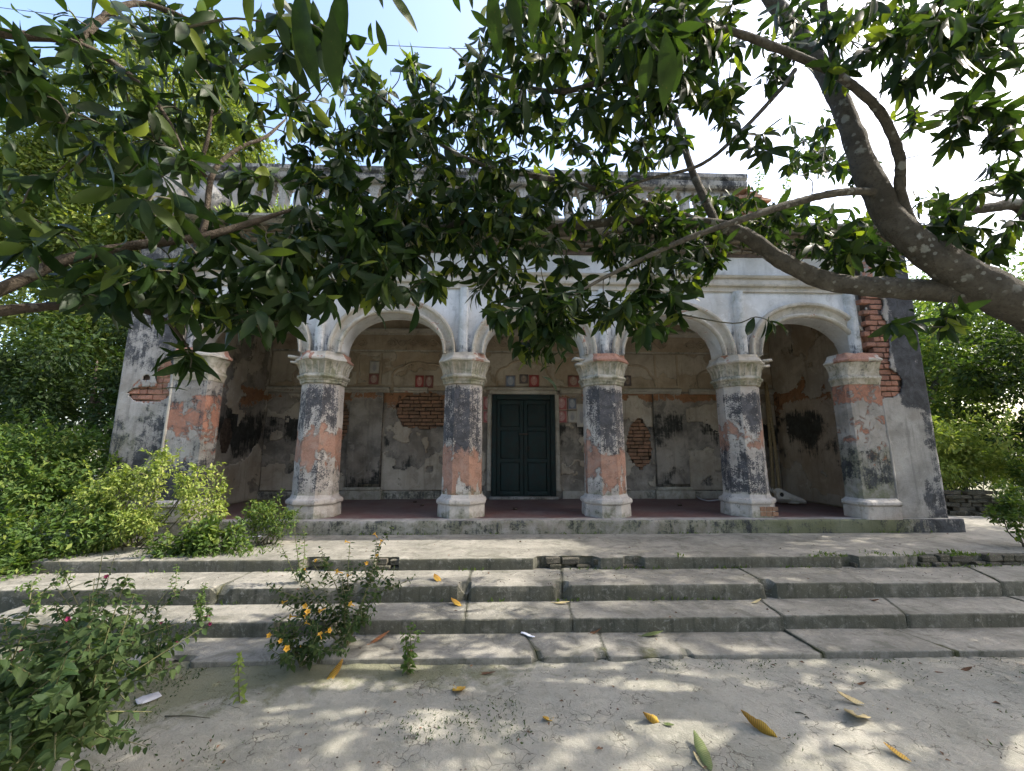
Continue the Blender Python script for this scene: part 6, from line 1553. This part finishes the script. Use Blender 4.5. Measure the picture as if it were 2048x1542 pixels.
def fragments(n, x0, x1, y0, y1, z, name, label):
    P = np.stack([RNG.uniform(x0, x1, n), RNG.uniform(y0, y1, n), np.full(n, z)], -1); a = RNG.uniform(0, 6.28, n)
    D = np.stack([np.cos(a), np.sin(a), RNG.uniform(-.05, .25, n)], -1); L = RNG.uniform(.012, .05, n) * RNG.uniform(.4, 1, n)
    V, F, k = diamond_arrays(P, D, nrm(np.array([0, 0, 1.]) + RNG.normal(0, .3, (n, 3))), L, L * RNG.uniform(.2, .6, n), .6)
    o = mk(name, V, F, M_BLEAF, None); o['kind'] = 'stuff'; o['label'] = label; o['category'] = 'litter'
fragments(420, -3, 4.5, 1.2, 3.36, .006, 'leaf_litter', 'tiny brown bits of dead leaf scattered on the earth')
fragments(160, -4.5, 6.5, 3.4, 5.9, .0, 'step_litter', 'tiny brown bits of dead leaf on the steps')
o_ = bpy.data.objects['step_litter']; vv = np.empty(len(o_.data.vertices) * 3, np.float32); o_.data.vertices.foreach_get('co', vv); vv = vv.reshape(-1, 3)
yb_ = np.repeat(vv.reshape(-1, 4, 3)[:, 0, 1], 4)
vv[:, 2] += np.select([yb_ < Y2 - .06, yb_ < Y3 - .06, yb_ < Y4 - .06], [Z1, Z2, Z3], ZT) + .004; o_.data.vertices.foreach_set('co', vv.ravel())

# ------------------------------------------------------------------ things on the veranda
M_BAMB = simple('bamboo', (0.34, 0.25, 0.13), (0.22, 0.17, 0.09), .6, 25, .3)
def bamboo(label, a, b, r):
    a, b = np.array(a), np.array(b); root = tag(empty('bamboo_pole', a), label, 'pole', 'bamboo poles in the veranda corner'); L = np.linalg.norm(b - a); n = int(L / .28)
    tube('cane', [np.zeros(3), (b - a) * .5 + np.array([.012, 0, 0]), b - a], [r, r * .95, r * .85], M_BAMB, root, 10, .05, 3, .08)
    for k in range(1, n):
        p = (b - a) * k / n; t = nrm(b - a) * .008
        tube('node', [p - t, p, p + t], [r * .98, r * 1.14, r * .98], M_BAMB, root, 10)
bamboo('bamboo pole leaning into the right veranda corner, foot behind the skull', onz(1562, 1000, ZF), at(1533, 770, 8.25), .032)
bamboo('upright bamboo pole beside the leaning one', onz(1548, 999, ZF), at(1531, 765, 8.3), .034)
# animal skull on the floor
M_BONE = simple('weathered_bone', (0.56, 0.52, 0.45), (0.40, 0.37, 0.31), .8, 14, .5)
sk0 = onz(1578, 1010, ZF); SK = tag(empty('animal_skull', sk0), 'weathered white cattle skull on the veranda floor below the bamboo poles', 'skull')
prs = []
secs = [(-.02, .06, .075, .11), (.02, .10, .10, .115), (.08, .115, .105, .11), (.15, .105, .09, .10), (.22, .085, .07, .085), (.30, .07, .055, .07), (.38, .062, .045, .055), (.45, .055, .035, .042), (.49, .03, .02, .03)]
V = []
for (x, wy, hz, zc) in secs:
    for a in np.linspace(0, 2 * pi, 16, endpoint=False):
        cy_, sz_ = cos(a) * wy, sin(a) * hz
        if .04 < x < .12 and abs(cos(a)) > .7 and sin(a) > -.1: cy_ *= .62
        V.append((x - .2, cy_, zc + sz_ * (1 if sz_ > 0 else .85)))
F = [tuple(f) for f in gridf(len(secs), 16)] + [((i * 16 + 15), (i * 16), (i + 1) * 16, (i + 1) * 16 + 15) for i in range(len(secs) - 1)] + [tuple(range(16)), tuple((len(secs) - 1) * 16 + k for k in range(16))[::-1]]
cr_o = mk('cranium', np.array(V), F, M_BONE, SK, smooth=True)
md = cr_o.modifiers.new('s', 'SUBSURF'); md.levels = 1; md.render_levels = 2
for s in (-1, 1):
    tube('eye_socket', [(-.105 + .042 * cos(a), s * .094 - s * .012 * abs(cos(a)), .135 + .036 * sin(a)) for a in np.linspace(0, 2 * pi, 16)], [.011] * 16, M_BONE, SK, 6)
    eb = mk('socket_shade', np.array([(-.105 + .036 * cos(a), s * .088, .135 + .03 * sin(a)) for a in np.linspace(0, 2 * pi, 14, endpoint=False)]), [tuple(range(14)) if s > 0 else tuple(range(14))[::-1]], M_DARK, SK)  # flat dark disc paints the shade inside the eye socket
    tube('horn_core', [(-.2, s * .06, .16), (-.24, s * .11, .18), (-.25, s * .15, .22)], [.024, .018, .008], M_BONE, SK, 8)
    tube('cheek_bone', [(-.16, s * .10, .09), (-.06, s * .12, .085), (.03, s * .095, .085)], [.012, .014, .01], M_BONE, SK, 7)
tube('tooth_row', [(-.02, -.05, .04), (.08, -.05, .03), (.16, -.04, .025)], [.016, .016, .012], M_BONE, SK, 6, .4, 3)
SK.rotation_euler = (0, -.06, -.45); SK.scale = (.95, 1.15, 1.45)
p0, p1 = onz(1640, 1000, ZF) + np.array([0, 0, .02]), at(1690, 958, 7.0)
tag(tube('stick', [p0, (p0 + p1) / 2 + np.array([.02, 0, -.02]), p1], [.012, .010, .008], M_TWIG, None, 6, .2, 2, .1), 'dark thin stick leaning against the right veranda wall', 'stick')
tag(tube('rope', [onz(1380, 985, ZF) + np.array([0, .3, .12]), onz(1395, 998, ZF) + np.array([0, 0, .04]), onz(1415, 1003, ZF) + np.array([0, 0, .015]), onz(1440, 1001, ZF) + np.array([0, 0, .015])], [.012] * 4, M_PLAST, None, 6, .1, 2, .05), 'grey hose lying on the floor behind the last column', 'hose')
# plaster debris on the veranda floor
for k, (px0, py0) in enumerate(((830, 1006), (845, 1012), (1360, 1012), (1030, 1020))):
    p = onz(px0, py0, ZF); tag(mk('plaster_lump', boxv(-.03, .03, -.025, .025, 0, .03) + RNG.normal(0, .006, (8, 3)), BOXF, M_MORTAR), ['grey plaster lump on the floor left of the second column', 'small lump of plaster in front of the first bay rear wall', 'plaster lump on the floor near the right bays', 'plaster crumb on the floor in front of the door'][k], 'rubble').location = p

# posters and prints pasted on the rear wall
def postermat(name, border, field, fig, fig2):
    m, nt_ = newmat(name); g = N(nt_)
    uv = g.n('TexCoord').outputs['Generated']; sp = g.n('SeparateXYZ'); nt_.links.new(uv, sp.inputs[0])
    u, v = sp.outputs[0], sp.outputs[2]
    du = g.math('ABSOLUTE', g.math('SUBTRACT', u, .5)); dv = g.math('SUBTRACT', v, .5)
    n1 = g.noise(uv, 9, 4, .7); n2 = g.noise(uv, 22, 3, .7)
    inb = g.math('MULTIPLY', g.step(du, .42, .39), g.step(g.math('ABSOLUTE', dv), .44, .42))
    col = g.mix(inb, border, field)
    # arched glory, seated figure mass, base
    hal = g.math('ADD', g.math('POWER', g.math('MULTIPLY', du, 3.1), 2.0), g.math('POWER', g.math('MULTIPLY', g.math('SUBTRACT', dv, .03), 2.6), 2.0))
    col = g.mix(g.math('MULTIPLY', g.step(hal, 1.05, .95), inb), col, tuple(.5 * a + .5 * b for a, b in zip(field, fig)))
    fg = g.math('ADD', g.math('POWER', g.math('MULTIPLY', du, 5.0), 2.0), g.math('POWER', g.math('MULTIPLY', g.math('ADD', dv, .06), 3.6), 2.0))
    fg = g.math('ADD', fg, g.math('MULTIPLY', g.math('SUBTRACT', n1, .5), 1.1))
    col = g.mix(g.math('MULTIPLY', g.step(fg, 1.0, .85), inb), col, g.mix(g.step(n2, .42, .58), fig, fig2))
    hd = g.math('ADD', g.math('POWER', g.math('MULTIPLY', du, 10.0), 2.0), g.math('POWER', g.math('MULTIPLY', g.math('SUBTRACT', dv, .24), 9.0), 2.0))
    col = g.mix(g.math('MULTIPLY', g.step(hd, 1.0, .8), inb), col, fig)
    col = g.mix(g.math('MULTIPLY', g.step(n2, .56, .72), .4), col, tuple(.6 * x + .05 for x in border))
    g.out(col, .6, None, .3); return m
PAL = {'red': ((.36, .10, .08), (.30, .05, .05), (.55, .38, .32), (.35, .10, .10)), 'rose': ((.42, .25, .22), (.34, .10, .10), (.55, .42, .38), (.40, .15, .17)), 'blue': ((.30, .26, .26), (.14, .18, .25), (.45, .46, .48), (.22, .26, .34)), 'dark': ((.14, .10, .09), (.10, .09, .09), (.36, .30, .24), (.18, .12, .10)), 'pale': ((.50, .48, .44), (.44, .43, .40), (.34, .33, .34), (.25, .26, .28)), 'maroon': ((.26, .13, .10), (.22, .08, .07), (.44, .38, .32), (.30, .16, .13))}
PMAT = {k: postermat('print_' + k, *v) for k, v in PAL.items()}
def poster(label, px0, py0, px1, py1, kind, y=YB - .034):
    a, b = at(px0, py1, y), at(px1, py0, y)
    n = 8; U, W_ = np.meshgrid(np.linspace(a[0], b[0], n), np.linspace(a[2], b[2], n), indexing='ij')
    o = mk('poster', np.stack([U, y + .006 * (fbm(U * 9, W_ * 9, seed=int(px0)) - .5) - .004, W_], -1), gridf(n, n), PMAT[kind], None, smooth=True)
    md = o.modifiers.new('t', 'SOLIDIFY'); md.thickness = .002
    return tag(o, label, 'poster', 'prints pasted on the rear wall')
poster('dark blue-grey print above the door, left of three', 1011, 751, 1031, 774, 'blue'); poster('dark print above the middle of the door', 1039, 749, 1056, 767, 'dark'); poster('red-bordered print above the door, right of three', 1058, 750, 1078, 774, 'red')
poster('maroon print beside the third column, above the string course', 1136, 751, 1158, 774, 'maroon')
poster('upper rose print right of the door', 1112, 794, 1134, 820, 'rose'); poster('lower rose print right of the door', 1112, 821, 1134, 846, 'rose'); poster('blue print right of the door, next to the third column', 1136, 796, 1153, 819, 'blue'); poster('pale grey print below the blue print', 1136, 822, 1153, 845, 'pale'); poster('narrow white notice against the third column', 1154, 808, 1172, 854, 'pale')
poster('upper mauve print left of the door', 966, 793, 984, 820, 'rose'); poster('lower pink print left of the door', 966, 822, 984, 846, 'rose')
poster('deep red print left of the second column', 830, 751, 848, 776, 'red'); poster('grey and maroon print next to the deep red one', 849, 751, 867, 776, 'maroon')
poster('white-framed print in the upper niche of the second bay', 739, 722, 759, 746, 'pale'); poster('small red print below the white-framed one', 737, 748, 758, 769, 'maroon'); poster('grey-brown print right of the third column', 1248, 751, 1262, 772, 'dark')

# overhead cables across the yard
tag(tube('cable', [at(-260, -20, 4.6), at(120, 30, 4.6), at(480, 66, 4.6), at(880, 96, 4.6), at(1300, 96, 4.6), at(1500, 91, 4.6), at(2300, 20, 4.6)], [.004] * 7, M_IRON, None, 5), 'thin overhead cable crossing above the roof', 'cable')

# tumbled brick pile beyond the right end of the terrace
PB = onz(1945, 1056, .42); PB = at(1962, 1056, 7.9); PILE = tag(empty('brick_pile', (PB[0], PB[1], .35)), 'mossy pile of old bricks stacked beyond the right end of the terrace', 'bricks')
for row in range(6):
    for k in range(6 - row // 2):
        place_brick(BR_MOSS, PILE, k * .215 - .4 + (.1 if row % 2 else 0) + random.uniform(-.02, .02), random.uniform(-.05, .05), row * .078, 1, random.uniform(-.12, .12), 1.2)
        place_brick(BR_MOSS, PILE, k * .215 - .4 + (.1 if row % 2 else 0), .16 + random.uniform(-.05, .05), row * .078, 1, random.uniform(-.12, .12), 1.2)
for k in range(14):
    place_brick(BR_MOSS, PILE, random.uniform(-.5, 1.2), random.uniform(-.3, -.1), random.uniform(-.01, .03), random.uniform(.5, 1), random.uniform(0, 3))
